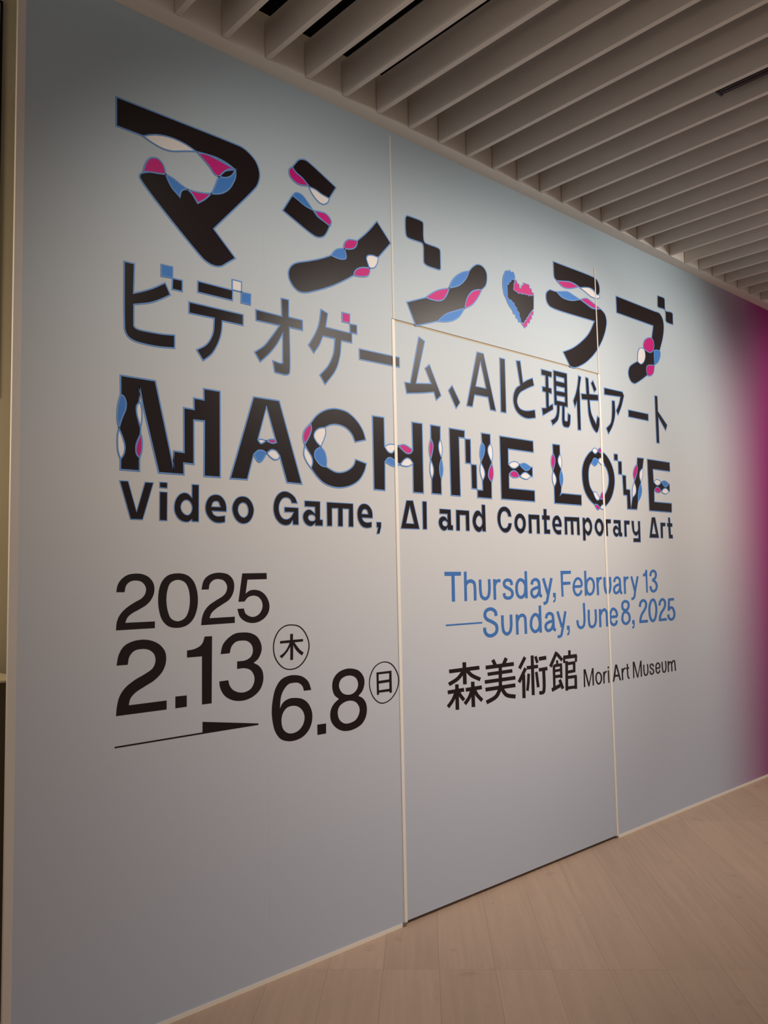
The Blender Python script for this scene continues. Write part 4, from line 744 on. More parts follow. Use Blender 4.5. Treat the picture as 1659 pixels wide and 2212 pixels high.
   ('s', '47064,14468/ 47129,14446/ 47195,14426/ 47255,14407/ 47304,14388/ 47343,14368/ 47383,14338/ 47421,14304/ 47452,14267/ 47475,14231/ 47488,14197/ 47492,14158/ 47486,14114/ 47472,14070/ 47450,14030/ 47422,13999/ 47391,13975/ 47349,13950/ 47302,13928/ 47259,13914/ 47228,13909/ 47204,13910/ 47167,13916/ 47127,13926/ 47090,13940/ 47066,13952/ 47040,13975/ 47018,14013/ 46999,14064/ 46978,14123/ 46954,14180/|47181,14610/ 47242,14589/ 47307,14570/ 47376,14547/ 47448,14520/ 47515,14485/ 47576,14441/ 47629,14392/ 47675,14340/ 47710,14284/ 47731,14225/ 47738,14161/ 47730,14095/ 47708,14030/ 47673,13967/ 47623,13910/ 47566,13866/ 47499,13826/ 47424,13792/ 47341,13766/ 47252,13751/ 47167,13753/ 47090,13764/ 47017,13784/ 46950,13809/ 46886,13844/ 46826,13899/ 46788,13962/ 46764,14024/ 46744,14081/ 46722,14134/'),
  ]),
 ]),
 ('english_date', 0.0, [
  ('dash', [
   ('k', '28387,12761/ 30976,12759/ 30973,12681/ 28384,12687/'),
  ]),
  ('letter', [
   ('s', '32141,13007/ 32135,13048/ 32133,13091/ 32128,13142/ 32113,13199/ 32077,13258/ 32022,13307/ 31959,13349/ 31889,13384/ 31816,13413/ 31741,13434/ 31669,13444/ 31599,13447/ 31530,13444/ 31464,13435/ 31402,13422/ 31345,13405/ 31290,13382/ 31239,13355/ 31192,13322/ 31151,13283/ 31118,13236/ 31094,13183/ 31079,13128/ 31075,13072/ 31083,13016/ 31103,12965/ 31133,12918/ 31171,12876/ 31215,12836/ 31269,12798/ 31344,12759/ 31429,12727/ 31514,12699/ 31592,12674/ 31662,12646/ 31726,12618/ 31791,12590/ 31848,12563/ 31892,12537/ 31920,12514/ 31937,12490/ 31950,12460/ 31959,12425/ 31962,12390/ 31960,12356/ 31954,12324/ 31943,12293/ 31928,12264/ 31908,12239/ 31886,12219/ 31843,12195/ 31783,12170/ 31713,12149/ 31645,12135/ 31586,12129/ 31545,12130/ 31501,12136/ 31457,12146/ 31416,12159/ 31382,12174/ 31355,12190/ 31330,12210/ 31306,12233/ 31285,12259/ 31270,12283/ 31259,12309/ 31254,12341/ 31251,12381/ 31249,12426/ 31244,12472/|31919,12993/ 31913,13039/ 31911,13085/ 31908,13122/ 31901,13147/ 31891,13164/ 31867,13186/ 31828,13212/ 31780,13236/ 31730,13256/ 31685,13268/ 31647,13274/ 31604,13275/ 31557,13273/ 31512,13268/ 31473,13259/ 31438,13249/ 31404,13235/ 31374,13219/ 31349,13202/ 31332,13186/ 31316,13164/ 31303,13134/ 31294,13102/ 31292,13072/ 31295,13047/ 31304,13027/ 31319,13004/ 31341,12979/ 31369,12954/ 31399,12932/ 31447,12907/ 31513,12882/ 31593,12857/ 31679,12829/ 31760,12797/ 31829,12767/ 31899,12737/ 31970,12704/ 32038,12663/ 32098,12613/ 32139,12557/ 32165,12499/ 32180,12442/ 32185,12386/ 32182,12333/ 32172,12283/ 32154,12232/ 32127,12182/ 32089,12133/ 32037,12088/ 31965,12048/ 31880,12014/ 31790,11986/ 31697,11967/ 31607,11959/ 31532,11961/ 31461,11970/ 31392,11986/ 31329,12007/ 31270,12032/ 31216,12064/ 31170,12100/ 31131,12139/ 31098,12180/ 31070,12225/ 31048,12277/ 31038,12330/ 31035,12379/ 31033,12422/ 31028,12464/'),
  ]),
  ('letter', [
   ('s', '32417,13009/ 32416,12890/ 32413,12767/ 32411,12644/ 32413,12526/ 32424,12421/ 32433,12358/ 32444,12299/ 32459,12238/ 32486,12178/ 32527,12122/ 32574,12079/ 32627,12042/ 32686,12010/ 32753,11985/ 32827,11972/ 32902,11976/ 32970,11992/ 33034,12017/ 33091,12048/ 33142,12085/ 33190,12136/ 33224,12193/ 33247,12252/ 33264,12313/ 33279,12378/ 33295,12489/ 33301,12616/ 33301,12750/ 33299,12883/ 33300,13011/|32621,13005/ 32620,12884/ 32617,12761/ 32614,12640/ 32616,12530/ 32626,12434/ 32635,12376/ 32644,12322/ 32656,12278/ 32670,12245/ 32690,12218/ 32714,12197/ 32747,12174/ 32782,12154/ 32814,12142/ 32835,12138/ 32856,12140/ 32889,12148/ 32926,12163/ 32962,12182/ 32988,12201/ 33012,12226/ 33030,12258/ 33046,12300/ 33060,12351/ 33073,12406/ 33088,12506/ 33093,12623/ 33093,12752/ 33091,12885/ 33092,13015/'),
  ]),
  ('letter', [
   ('s', '33574,13001/ 33568,11982/|33774,12998/ 33768,11976/'),
   ('s', '33804,12653/ 33832,12692/ 33857,12732/ 33879,12765/ 33900,12790/ 33924,12807/ 33959,12825/ 34005,12843/ 34052,12857/ 34094,12864/ 34122,12864/ 34141,12859/ 34167,12848/ 34195,12830/ 34220,12810/ 34236,12793/ 34248,12772/ 34252,12743/ 34253,12702/ 34251,12648/ 34252,12588/ 34257,12483/ 34259,12364/ 34260,12235/ 34260,12103/ 34261,11976/|33631,12736/ 33656,12771/ 33680,12809/ 33709,12852/ 33748,12897/ 33800,12937/ 33860,12968/ 33924,12993/ 33994,13014/ 34069,13026/ 34145,13026/ 34215,13011/ 34276,12985/ 34329,12953/ 34374,12915/ 34414,12871/ 34444,12813/ 34456,12753/ 34457,12698/ 34455,12644/ 34456,12589/ 34461,12484/ 34463,12362/ 34463,12231/ 34464,12099/ 34465,11972/'),
  ]),
  ('letter', [
   ('s', '35506,13382/ 35500,11967/|35718,13381/ 35711,11961/'),
   ('k', '34917,12478/ 34928,12541/ 34944,12610/ 34966,12672/ 34998,12723/ 35040,12766/ 35093,12809/ 35145,12840/ 35183,12851/ 35208,12849/ 35252,12838/ 35300,12818/ 35334,12799/ 35370,12764/ 35400,12713/ 35426,12651/ 35445,12589/ 35458,12529/ 35464,12470/ 35461,12413/ 35449,12360/ 35429,12309/ 35401,12259/ 35367,12216/ 35328,12184/ 35281,12160/ 35221,12138/ 35164,12125/ 35126,12124/ 35102,12131/ 35064,12153/ 35023,12184/ 34988,12216/ 34962,12246/ 34941,12281/ 34925,12318/ 34914,12355/ 34909,12382/ 34908,12409/ 34911,12440/|34712,12503/ 34724,12571/ 34742,12650/ 34773,12734/ 34821,12812/ 34882,12876/ 34955,12935/ 35043,12986/ 35146,13015/ 35244,13012/ 35330,12991/ 35409,12960/ 35481,12917/ 35549,12851/ 35597,12773/ 35629,12695/ 35652,12620/ 35668,12547/ 35676,12470/ 35672,12392/ 35655,12317/ 35627,12247/ 35588,12178/ 35534,12111/ 35465,12055/ 35386,12014/ 35298,11982/ 35203,11962/ 35102,11960/ 35009,11985/ 34935,12026/ 34875,12071/ 34825,12117/ 34783,12167/ 34750,12222/ 34727,12275/ 34711,12326/ 34703,12373/ 34701,12417/ 34705,12460/'),
  ]),
  ('letter', [
   ('s', '36207,12654/ 36230,12697/ 36249,12741/ 36267,12778/ 36283,12803/ 36301,12819/ 36322,12829/ 36354,12842/ 36389,12851/ 36422,12856/ 36447,12857/ 36473,12853/ 36506,12844/ 36540,12830/ 36569,12815/ 36586,12803/ 36600,12785/ 36610,12758/ 36617,12719/ 36622,12671/ 36628,12619/ 36636,12534/ 36636,12434/ 36636,12329/ 36640,12229/ 36653,12148/ 36663,12114/ 36674,12086/ 36690,12057/ 36714,12026/ 36750,11998/ 36793,11976/ 36834,11964/ 36868,11957/ 36894,11952/ 36918,11947/|36007,12715/ 36027,12753/ 36045,12795/ 36068,12843/ 36102,12893/ 36152,12937/ 36207,12967/ 36265,12990/ 36327,13006/ 36392,13016/ 36460,13018/ 36528,13009/ 36593,12992/ 36654,12968/ 36710,12937/ 36761,12898/ 36803,12845/ 36825,12788/ 36835,12733/ 36840,12681/ 36847,12628/ 36855,12536/ 36856,12431/ 36855,12326/ 36858,12235/ 36870,12168/ 36876,12150/ 36882,12133/ 36887,12123/ 36890,12120/ 36890,12119/ 36888,12120/ 36898,12118/ 36918,12114/ 36947,12108/ 36977,12102/'),
   ('s', '36701,12596/ 36623,12589/ 36542,12582/ 36458,12575/ 36372,12564/ 36292,12546/ 36224,12525/ 36159,12501/ 36097,12472/ 36040,12435/ 35993,12389/ 35963,12333/ 35951,12274/ 35951,12215/ 35965,12158/ 35991,12105/ 36027,12062/ 36070,12024/ 36123,11990/ 36185,11962/ 36261,11944/ 36346,11946/ 36428,11961/ 36504,11986/ 36575,12015/ 36639,12050/ 36694,12095/ 36735,12145/ 36765,12193/ 36790,12237/ 36818,12278/|36735,12435/ 36653,12428/ 36571,12422/ 36494,12415/ 36426,12406/ 36368,12394/ 36318,12378/ 36268,12360/ 36227,12341/ 36197,12322/ 36181,12307/ 36171,12288/ 36165,12258/ 36165,12225/ 36172,12194/ 36184,12171/ 36198,12155/ 36221,12135/ 36247,12118/ 36270,12107/ 36282,12104/ 36307,12105/ 36350,12114/ 36402,12130/ 36453,12152/ 36491,12172/ 36518,12194/ 36541,12224/ 36565,12262/ 36591,12308/ 36620,12352/'),
  ]),
  ('letter', [
   ('s', '37049,12986/ 37404,12119/|37244,13030/ 37601,12161/'),
   ('s', '37766,13005/ 37696,12792/ 37626,12571/ 37557,12355/ 37490,12161/ 37428,12000/ 37399,11923/ 37376,11854/ 37355,11800/ 37333,11764/ 37307,11744/ 37288,11738/ 37249,11733/ 37196,11730/ 37132,11728/ 37069,11724/|37968,12967/ 37898,12754/ 37827,12532/ 37757,12315/ 37689,12117/ 37625,11953/ 37597,11879/ 37574,11809/ 37547,11741/ 37504,11675/ 37435,11620/ 37357,11592/ 37282,11581/ 37214,11577/ 37153,11576/ 37096,11571/'),
  ]),
  ('comma', [
   ('k', '37955,12197/ 38200,12192/ 38199,11856 38119,11697 37977,11665/ 37963,11768 38072,11843 38080,11965/ 37955,11972/'),
  ]),
  ('letter', [
   ('s', '39538,13373/ 39539,13138/ 39546,12890/ 39549,12651/ 39542,12444/ 39516,12289/ 39501,12243/ 39485,12203/ 39469,12173/ 39451,12152/ 39428,12135/ 39402,12122/ 39367,12108/ 39329,12098/ 39293,12093/ 39267,12093/ 39243,12098/ 39212,12109/ 39180,12125/ 39151,12145/ 39131,12161/ 39105,12198/ 39088,12249/ 39075,12315/ 39063,12389/ 39046,12460/|39743,13375/ 39744,13141/ 39750,12893/ 39754,12649/ 39746,12432/ 39718,12262/ 39698,12199/ 39677,12146/ 39649,12097/ 39610,12050/ 39558,12011/ 39504,11983/ 39445,11961/ 39382,11945/ 39315,11936/ 39246,11937/ 39180,11949/ 39118,11971/ 39063,11999/ 39012,12032/ 38964,12075/ 38918,12142/ 38892,12219/ 38876,12295/ 38864,12366/ 38849,12433/'),
  ]),
  ('letter', [
   ('s', '39989,12979/ 39983,12838/ 39974,12690/ 39967,12544/ 39967,12406/ 39979,12287/ 39990,12225/ 40002,12167/ 40020,12108/ 40053,12050/ 40105,12000/ 40161,11968/ 40219,11947/ 40280,11932/ 40342,11924/ 40407,11923/ 40475,11932/ 40540,11951/ 40601,11976/ 40656,12006/ 40706,12042/ 40756,12090/ 40795,12146/ 40823,12204/ 40845,12265/ 40864,12332/ 40881,12446/ 40885,12575/ 40881,12711/ 40875,12846/ 40872,12977/|40196,12975/ 40191,12831/ 40182,12683/ 40174,12539/ 40174,12410/ 40185,12301/ 40195,12246/ 40205,12196/ 40217,12156/ 40231,12131/ 40248,12114/ 40264,12107/ 40292,12096/ 40326,12088/ 40360,12084/ 40386,12083/ 40416,12087/ 40450,12097/ 40488,12113/ 40523,12132/ 40550,12151/ 40579,12179/ 40602,12213/ 40622,12255/ 40640,12305/ 40655,12358/ 40670,12458/ 40674,12576/ 40669,12707/ 40663,12842/ 40661,12974/'),
  ]),
  ('letter', [
   ('s', '41101,12976/ 41080,11950/|41315,12973/ 41294,11944/'),
   ('s', '41348,12606/ 41377,12646/ 41403,12687/ 41427,12723/ 41451,12751/ 41479,12773/ 41518,12795/ 41567,12819/ 41616,12838/ 41653,12848/ 41663,12849/ 41667,12847/ 41688,12832/ 41716,12804/ 41743,12771/ 41763,12740/ 41776,12707/ 41780,12670/ 41779,12624/ 41776,12568/ 41776,12506/ 41778,12408/ 41777,12298/ 41776,12181/ 41774,12062/ 41773,11946/|41158,12678/ 41184,12715/ 41209,12755/ 41239,12798/ 41279,12844/ 41330,12885/ 41389,12920/ 41454,12952/ 41527,12980/ 41608,13000/ 41702,13002/ 41788,12975/ 41851,12935/ 41899,12889/ 41937,12841/ 41968,12793/ 41990,12734/ 41998,12675/ 41998,12618/ 41994,12563/ 41994,12505/ 41996,12406/ 41995,12295/ 41994,12176/ 41992,12057/ 41991,11941/'),
  ]),
  ('letter', [
   ('s', '42235,12390/ 42952,12386/|42234,12546/ 42950,12544/'),
   ('s', '43064,12463/ 43064,12505/ 43067,12547/ 43070,12594/ 43066,12644/ 43052,12696/ 43030,12743/ 43002,12790/ 42967,12835/ 42924,12879/ 42873,12916/ 42821,12945/ 42765,12972/ 42701,12994/ 42629,13010/ 42541,13011/ 42450,12985/ 42374,12943/ 42310,12892/ 42257,12838/ 42212,12782/ 42171,12710/ 42144,12632/ 42128,12553/ 42121,12475/ 42120,12403/ 42122,12343/ 42129,12281/ 42143,12218/ 42170,12156/ 42212,12098/ 42261,12052/ 42319,12011/ 42384,11975/ 42456,11945/ 42535,11927/ 42610,11922/ 42680,11928/ 42747,11941/ 42809,11959/ 42871,11986/ 42928,12029/ 42967,12079/ 42993,12126/ 43014,12168/ 43037,12206/|42839,12467/ 42840,12511/ 42843,12555/ 42845,12594/ 42843,12627/ 42835,12657/ 42820,12689/ 42800,12722/ 42776,12753/ 42750,12779/ 42721,12801/ 42691,12818/ 42653,12835/ 42617,12849/ 42590,12855/ 42585,12856/ 42564,12850/ 42528,12829/ 42485,12794/ 42443,12753/ 42411,12713/ 42381,12662/ 42361,12601/ 42347,12535/ 42341,12467/ 42340,12402/ 42342,12349/ 42348,12297/ 42358,12250/ 42374,12211/ 42398,12179/ 42425,12154/ 42464,12127/ 42506,12104/ 42545,12087/ 42576,12080/ 42599,12079/ 42633,12082/ 42670,12089/ 42705,12100/ 42726,12108/ 42745,12122/ 42763,12147/ 42783,12183/ 42805,12227/ 42830,12269/'),
  ]),
  ('numeral', [
   ('k', '43681,13069/ 43685,13107/ 43695,13144/ 43710,13172/ 43728,13191/ 43761,13209/ 43813,13228/ 43869,13241/ 43916,13246/ 43966,13242/ 44027,13229/ 44082,13211/ 44113,13195/ 44133,13173/ 44148,13138/ 44154,13096/ 44151,13056/ 44139,13019/ 44116,12979/ 44085,12944/ 44050,12918/ 44013,12901/ 43964,12885/ 43916,12875/ 43879,12872/ 43841,12878/ 43794,12892/ 43750,12911/ 43722,12928/ 43703,12951/ 43689,12985/ 43681,13027/|43452,13074/ 43458,13128/ 43474,13186/ 43507,13246/ 43563,13301/ 43637,13343/ 43723,13375/ 43816,13397/ 43915,13406/ 44014,13399/ 44112,13379/ 44204,13348/ 44286,13304/ 44345,13240/ 44377,13170/ 44387,13100/ 44382,13034/ 44361,12970/ 44323,12907/ 44270,12847/ 44203,12797/ 44129,12762/ 44048,12735/ 43960,12717/ 43866,12712/ 43774,12725/ 43689,12750/ 43611,12784/ 43544,12828/ 43492,12888/ 43465,12953/ 43453,13016/'),
   ('k', '43641,12370/ 43657,12427/ 43678,12486/ 43706,12537/ 43739,12570/ 43772,12588/ 43819,12607/ 43866,12619/ 43902,12622/ 43945,12616/ 44002,12598/ 44060,12572/ 44105,12545/ 44143,12513/ 44173,12473/ 44194,12430/ 44206,12386/ 44208,12332/ 44197,12273/ 44174,12219/ 44140,12177/ 44093,12145/ 44027,12111/ 43959,12087/ 43904,12078/ 43867,12081/ 43816,12092/ 43764,12110/ 43725,12129/ 43696,12151/ 43671,12180/ 43650,12215/ 43635,12248/ 43629,12275/ 43628,12302/ 43632,12334/|43416,12401/ 43434,12464/ 43461,12536/ 43503,12611/ 43568,12677/ 43642,12720/ 43722,12752/ 43812,12774/ 43912,12782/ 44015,12768/ 44111,12739/ 44197,12701/ 44272,12656/ 44337,12600/ 44386,12536/ 44420,12469/ 44438,12400/ 44440,12321/ 44425,12238/ 44389,12155/ 44328,12081/ 44247,12022/ 44150,11974/ 44043,11937/ 43929,11919/ 43825,11924/ 43733,11945/ 43650,11974/ 43577,12010/ 43514,12056/ 43468,12109/ 43436,12162/ 43414,12213/ 43402,12262/ 43400,12310/ 43406,12356/'),
  ]),
  ('comma', [
   ('k', '44598,12178/ 44842,12175/ 44842,11874 44743,11699 44589,11663/ 44565,11776 44713,11836 44721,11934/ 44578,11941/'),
  ]),
  ('numeral', [
   ('s', '45629,12910/ 45651,12968/ 45669,13027/ 45686,13079/ 45707,13120/ 45734,13149/ 45766,13171/ 45811,13195/ 45858,13215/ 45900,13227/ 45929,13231/ 45952,13228/ 45988,13220/ 46027,13206/ 46062,13189/ 46084,13175/ 46105,13153/ 46120,13122/ 46130,13085/ 46132,13045/ 46128,13009/ 46112,12969/ 46081,12925/ 46038,12877/ 45986,12826/ 45934,12776/ 45878,12726/ 45812,12676/ 45739,12624/ 45668,12569/ 45605,12512/ 45561,12462/ 45524,12413/ 45493,12365/ 45466,12318/ 45442,12270/ 45424,12225/ 45410,12181/ 45399,12138/ 45390,12099/ 45379,12059/|45395,12951/ 45416,13004/ 45433,13062/ 45454,13124/ 45488,13189/ 45543,13249/ 45604,13293/ 45672,13329/ 45748,13361/ 45832,13385/ 45922,13395/ 46008,13389/ 46086,13372/ 46157,13347/ 46221,13316/ 46278,13278/ 46327,13225/ 46358,13165/ 46375,13103/ 46378,13041/ 46370,12979/ 46342,12912/ 46297,12848/ 46244,12788/ 46188,12732/ 46131,12677/ 46065,12620/ 45991,12565/ 45919,12513/ 45856,12465/ 45807,12420/ 45773,12381/ 45743,12341/ 45716,12301/ 45693,12260/ 45673,12220/ 45658,12184/ 45646,12148/ 45637,12109/ 45627,12068/ 45616,12027/'),
   ('s', '45395,11953/ 46378,11949/|45392,12117/ 46375,12114/'),
  ]),
  ('numeral', [
   ('k', '46723,12656/ 46731,12747/ 46747,12835/ 46774,12918/ 46811,12996/ 46851,13061/ 46898,13124/ 46948,13174/ 46998,13206/ 47028,13216/ 47068,13227/ 47098,13230/ 47097,13233/ 47120,13222/ 47158,13184/ 47199,13126/ 47235,13065/ 47271,12987/ 47295,12901/ 47309,12809/ 47312,12718/ 47304,12619/ 47282,12517/ 47250,12418/ 47209,12327/ 47172,12260/ 47132,12196/ 47090,12149/ 47047,12120/ 47021,12111/ 46982,12102/ 46950,12098/ 46941,12097/ 46917,12107/ 46882,12133/ 46842,12176/ 46808,12220/ 46766,12310/ 46739,12422/ 46725,12542/|46475,12659/ 46484,12761/ 46502,12862/ 46533,12960/ 46577,13052/ 46625,13129/ 46682,13207/ 46755,13279/ 46843,13336/ 46922,13367/ 47002,13388/ 47091,13398/ 47200,13387/ 47304,13337/ 47377,13268/ 47431,13194/ 47475,13121/ 47517,13027/ 47546,12925/ 47562,12819/ 47566,12714/ 47556,12602/ 47532,12487/ 47495,12375/ 47450,12274/ 47407,12197/ 47357,12120/ 47292,12047/ 47207,11989/ 47127,11958/ 47046,11940/ 46958,11932/ 46859,11941/ 46760,11979/ 46684,12034/ 46626,12095/ 46576,12163/ 46524,12274/ 46492,12404/ 46478,12536/'),
  ]),
  ('numeral', [
   ('s', '47937,12904/ 47963,12960/ 47985,13018/ 48007,13070/ 48031,13111/ 48062,13144/ 48095,13167/ 48139,13193/ 48182,13214/ 48217,13225/ 48234,13228/ 48238,13227/ 48260,13221/ 48288,13210/ 48317,13195/ 48338,13181/ 48363,13157/ 48385,13125/ 48401,13086/ 48410,13046/ 48412,13008/ 48403,12965/ 48382,12918/ 48351,12868/ 48311,12817/ 48268,12769/ 48211,12721/ 48137,12672/ 48052,12620/ 47967,12563/ 47893,12503/ 47845,12449/ 47807,12397/ 47777,12348/ 47751,12300/ 47728,12254/ 47710,12213/ 47696,12172/ 47685,12134/ 47675,12098/ 47663,12062/|47691,12949/ 47715,13002/ 47737,13057/ 47762,13117/ 47799,13179/ 47852,13235/ 47909,13277/ 47972,13315/ 48043,13348/ 48125,13375/ 48218,13388/ 48306,13382/ 48378,13364/ 48441,13340/ 48496,13312/ 48546,13278/ 48595,13231/ 48632,13176/ 48657,13118/ 48670,13059/ 48672,12999/ 48659,12933/ 48630,12867/ 48589,12803/ 48541,12742/ 48486,12682/ 48411,12619/ 48324,12560/ 48238,12507/ 48164,12459/ 48108,12413/ 48074,12375/ 48044,12334/ 48018,12292/ 47995,12249/ 47974,12206/ 47959,12172/ 47947,12138/ 47937,12103/ 47926,12066/ 47914,12029/'),
   ('s', '47690,11948/ 48661,11951/|47683,12107/ 48654,12112/'),
  ]),
  ('numeral', [
   ('s', '49676,13343/ 49018,13344/|49673,13180/ 49016,13182/'),
   ('s', '48939,13337/ 48801,12561/|49183,13321/ 49044,12542/'),
   ('s', '49033,12525/ 49075,12562/ 49113,12602/ 49146,12634/ 49172,12654/ 49191,12662/ 49205,12664/ 49234,12667/ 49264,12667/ 49290,12665/ 49301,12664/ 49329,12651/ 49363,12626/ 49399,12590/ 49433,12548/ 49459,12508/ 49482,12461/ 49497,12410/ 49505,12357/ 49504,12306/ 49494,12261/ 49477,12222/ 49453,12183/ 49424,12148/ 49393,12120/ 49360,12102/ 49331,12091/ 49289,12081/ 49244,12074/ 49205,12071/ 49180,12072/ 49159,12077/ 49129,12089/ 49096,12107/ 49065,12129/ 49042,12148/ 49024,12171/ 49013,12203/ 49004,12243/ 48996,12291/ 48984,12338/|48815,12616/ 48851,12650/ 48888,12687/ 48931,12729/ 48989,12772/ 49065,12806/ 49140,12822/ 49209,12829/ 49280,12830/ 49353,12823/ 49431,12805/ 49512,12769/ 49579,12721/ 49633,12668/ 49677,12614/ 49713,12559/ 49743,12497/ 49763,12430/ 49773,12361/ 49771,12292/ 49757,12227/ 49733,12171/ 49699,12116/ 49654,12062/ 49597,12013/ 49525,11972/ 49453,11945/ 49376,11927/ 49296,11914/ 49213,11909/ 49126,11915/ 49044,11933/ 48973,11961/ 48912,11994/ 48860,12030/ 48814,12070/ 48775,12122/ 48754,12176/ 48743,12227/ 48735,12272/ 48724,12315/'),
  ]),
 ]),
 ('museum_name', 0.0, [
  ('letter', [
   ('s', '28541,10487/ 30676,10478/|28518,10664/ 30651,10662/'),
   ('s', '29461,10924/ 29467,9887/|29717,10909/ 29722,9867/'),
   ('s', '29436,10570/ 29356,10505/ 29280,10440/ 29206,10379/ 29130,10323/ 29048,10274/ 28944,10227/ 28825,10184/ 28697,10144/ 28563,10104/ 28434,10062/|29622,10442/ 29544,10379/ 29468,10315/ 29388,10249/ 29299,10184/ 29197,10124/ 29073,10068/ 28940,10021/ 28805,9979/ 28672,9939/ 28545,9898/'),
   ('s', '29687,10438/ 29749,10389/ 29809,10339/ 29874,10286/ 29948,10232/ 30035,10178/ 30150,10120/ 30275,10067/ 30404,10017/ 30532,9968/ 30656,9918/|29860,10554/ 29924,10504/ 29986,10453/ 30045,10405/ 30106,10360/ 30172,10319/ 30268,10271/ 30380,10224/ 30503,10176/ 30633,10127/ 30760,10077/'),
   ('s', '28414,9535/ 29538,9543/|28384,9711/ 29508,9723/'),
   ('s', '28914,9943/ 28903,8767/|29153,9923/ 29142,8742/'),
   ('s', '28871,9620/ 28824,9551/ 28779,9482/ 28735,9416/ 28689,9354/ 28640,9295/ 28583,9240/ 28520,9187/ 28453,9133/ 28383,9079/ 28314,9023/|29060,9522/ 29014,9454/ 28969,9386/ 28922,9316/ 28871,9246/ 28812,9178/ 28747,9114/ 28677,9055/ 28606,8999/ 28536,8945/ 28468,8891/'),
   ('s', '29035,9535/ 29062,9496/ 29089,9458/ 29117,9417/ 29148,9374/ 29184,9330/ 29229,9281/ 29278,9233/ 29327,9186/ 29376,9140/ 29424,9095/|29219,9612/ 29247,9573/ 29274,9533/ 29300,9495/ 29327,9459/ 29356,9424/ 29394,9383/ 29437,9340/ 29485,9296/ 29534,9250/ 29583,9203/'),
   ('s', '29658,9522/ 30813,9524/|29630,9702/ 30784,9707/'),
   ('s', '30028,9954/ 30027,8761/|30277,9935/ 30275,8737/'),
   ('s', '29985,9619/ 29944,9548/ 29905,9476/ 29867,9408/ 29827,9344/ 29782,9286/ 29731,9234/ 29672,9184/ 29608,9133/ 29541,9081/ 29475,9028/|30188,9529/ 30148,9460/ 30109,9389/ 30068,9316/ 30021,9243/ 29966,9172/ 29904,9109/ 29837,9051/ 29768,8997/ 29701,8946/ 29637,8894/'),
   ('s', '30150,9544/ 30184,9487/ 30217,9430/ 30253,9370/ 30296,9307/ 30348,9242/ 30417,9173/ 30494,9107/ 30573,9044/ 30650,8983/ 30725,8922/|30348,9612/ 30384,9553/ 30418,9495/ 30451,9440/ 30486,9388/ 30525,9340/ 30581,9284/ 30648,9227/ 30723,9167/ 30802,9105/ 30879,9043/'),
  ]),
  ('letter', [
   ('s', '31566,10826/ 31768,10514/|31788,10897/ 31991,10584/'),
   ('s', '32606,10916/ 32369,10614/|32831,10812/ 32592,10509/'),
   ('s', '31138,10437/ 33307,10432/|31119,10622/ 33287,10623/'),
   ('s', '32105,10550/ 32065,9451/|32357,10530/ 32317,9427/'),
   ('s', '31274,10111/ 33175,10106/|31249,10279/ 33150,10280/'),
   ('s', '31044,9754/ 33397,9735/|31021,9929/ 33373,9918/'),
   ('s', '31079,9380/ 33378,9361/|31056,9564/ 33354,9552/'),
   ('s', '32075,9476/ 32009,9399/ 31949,9320/ 31890,9247/ 31828,9185/ 31756,9135/ 31650,9088/ 31520,9050/ 31371,9015/ 31214,8980/ 31063,8943/|32304,9359/ 32240,9285/ 32180,9208/ 32114,9127/ 32032,9046/ 31926,8973/ 31785,8912/ 31630,8866/ 31471,8829/ 31316,8796/ 31168,8759/'),
   ('s', '32180,9361/ 32243,9289/ 32303,9213/ 32371,9131/ 32458,9048/ 32573,8972/ 32719,8914/ 32875,8875/ 33032,8846/ 33183,8821/ 33329,8792/|32398,9455/ 32466,9378/ 32529,9299/ 32587,9229/ 32646,9173/ 32709,9130/ 32801,9094/ 32923,9065/ 33065,9039/ 33220,9014/ 33372,8984/'),
  ]),
  ('letter', [
   ('s', '34125,10849/ 33639,10320/|34321,10728/ 33832,10199/'),
   ('s', '34143,10287/ 33566,9629/|34343,10169/ 33762,9510/'),
   ('s', '33929,9934/ 33901,8747/|34183,9915/ 34154,8723/'),
   ('s', '34345,10149/ 35288,10146/|34326,10326/ 35269,10325/'),
   ('s', '34692,10837/ 34674,8814/|34938,10825/ 34918,8794/'),
   ('s', '34985,10739/ 35134,10393/|35191,10791/ 35341,10443/'),
   ('s', '34370,9946/ 34358,9853/ 34348,9761/ 34337,9670/ 34324,9581/ 34310,9495/ 34294,9417/ 34277,9339/ 34257,9262/ 34238,9184/ 34219,9106/|34583,9914/ 34571,9822/ 34561,9730/ 34549,9636/ 34536,9544/ 34521,9452/ 34504,9368/ 34485,9287/ 34466,9208/ 34446,9130/ 34427,9052/'),
   ('s', '35008,9952/ 35130,9153/|35224,9969/ 35348,9168/'),
   ('s', '35382,10514/ 36016,10526/|35365,10711/ 35999,10725/'),
   ('s', '35352,9953/ 36083,9964/|35330,10132/ 36061,10145/'),
   ('s', '35622,10045/ 35622,9830/ 35626,9601/ 35627,9381/ 35621,9191/ 35602,9049/ 35592,9006/ 35584,8969/ 35576,8947/ 35572,8940/ 35573,8939/ 35559,8937/ 35517,8936/ 35453,8940/ 35377,8946/ 35303,8949/|35875,10030/ 35875,9815/ 35878,9586/ 35880,9362/ 35873,9163/ 35852,9011/ 35841,8960/ 35831,8915/ 35813,8869/ 35778,8821/ 35712,8780/ 35624,8759/ 35537,8757/ 35456,8762/ 35383,8767/ 35316,8770/'),
  ]),
  ('letter', [
   ('s', '36834,10909/ 36767,10826/ 36699,10742/ 36632,10659/ 36566,10578/ 36502,10500/ 36448,10434/ 36395,10369/ 36343,10307/ 36292,10244/ 36240,10181/|37042,10792/ 36974,10709/ 36906,10625/ 36838,10542/ 36772,10461/ 36707,10382/ 36652,10315/ 36599,10251/ 36547,10188/ 36495,10125/ 36443,10062/'),
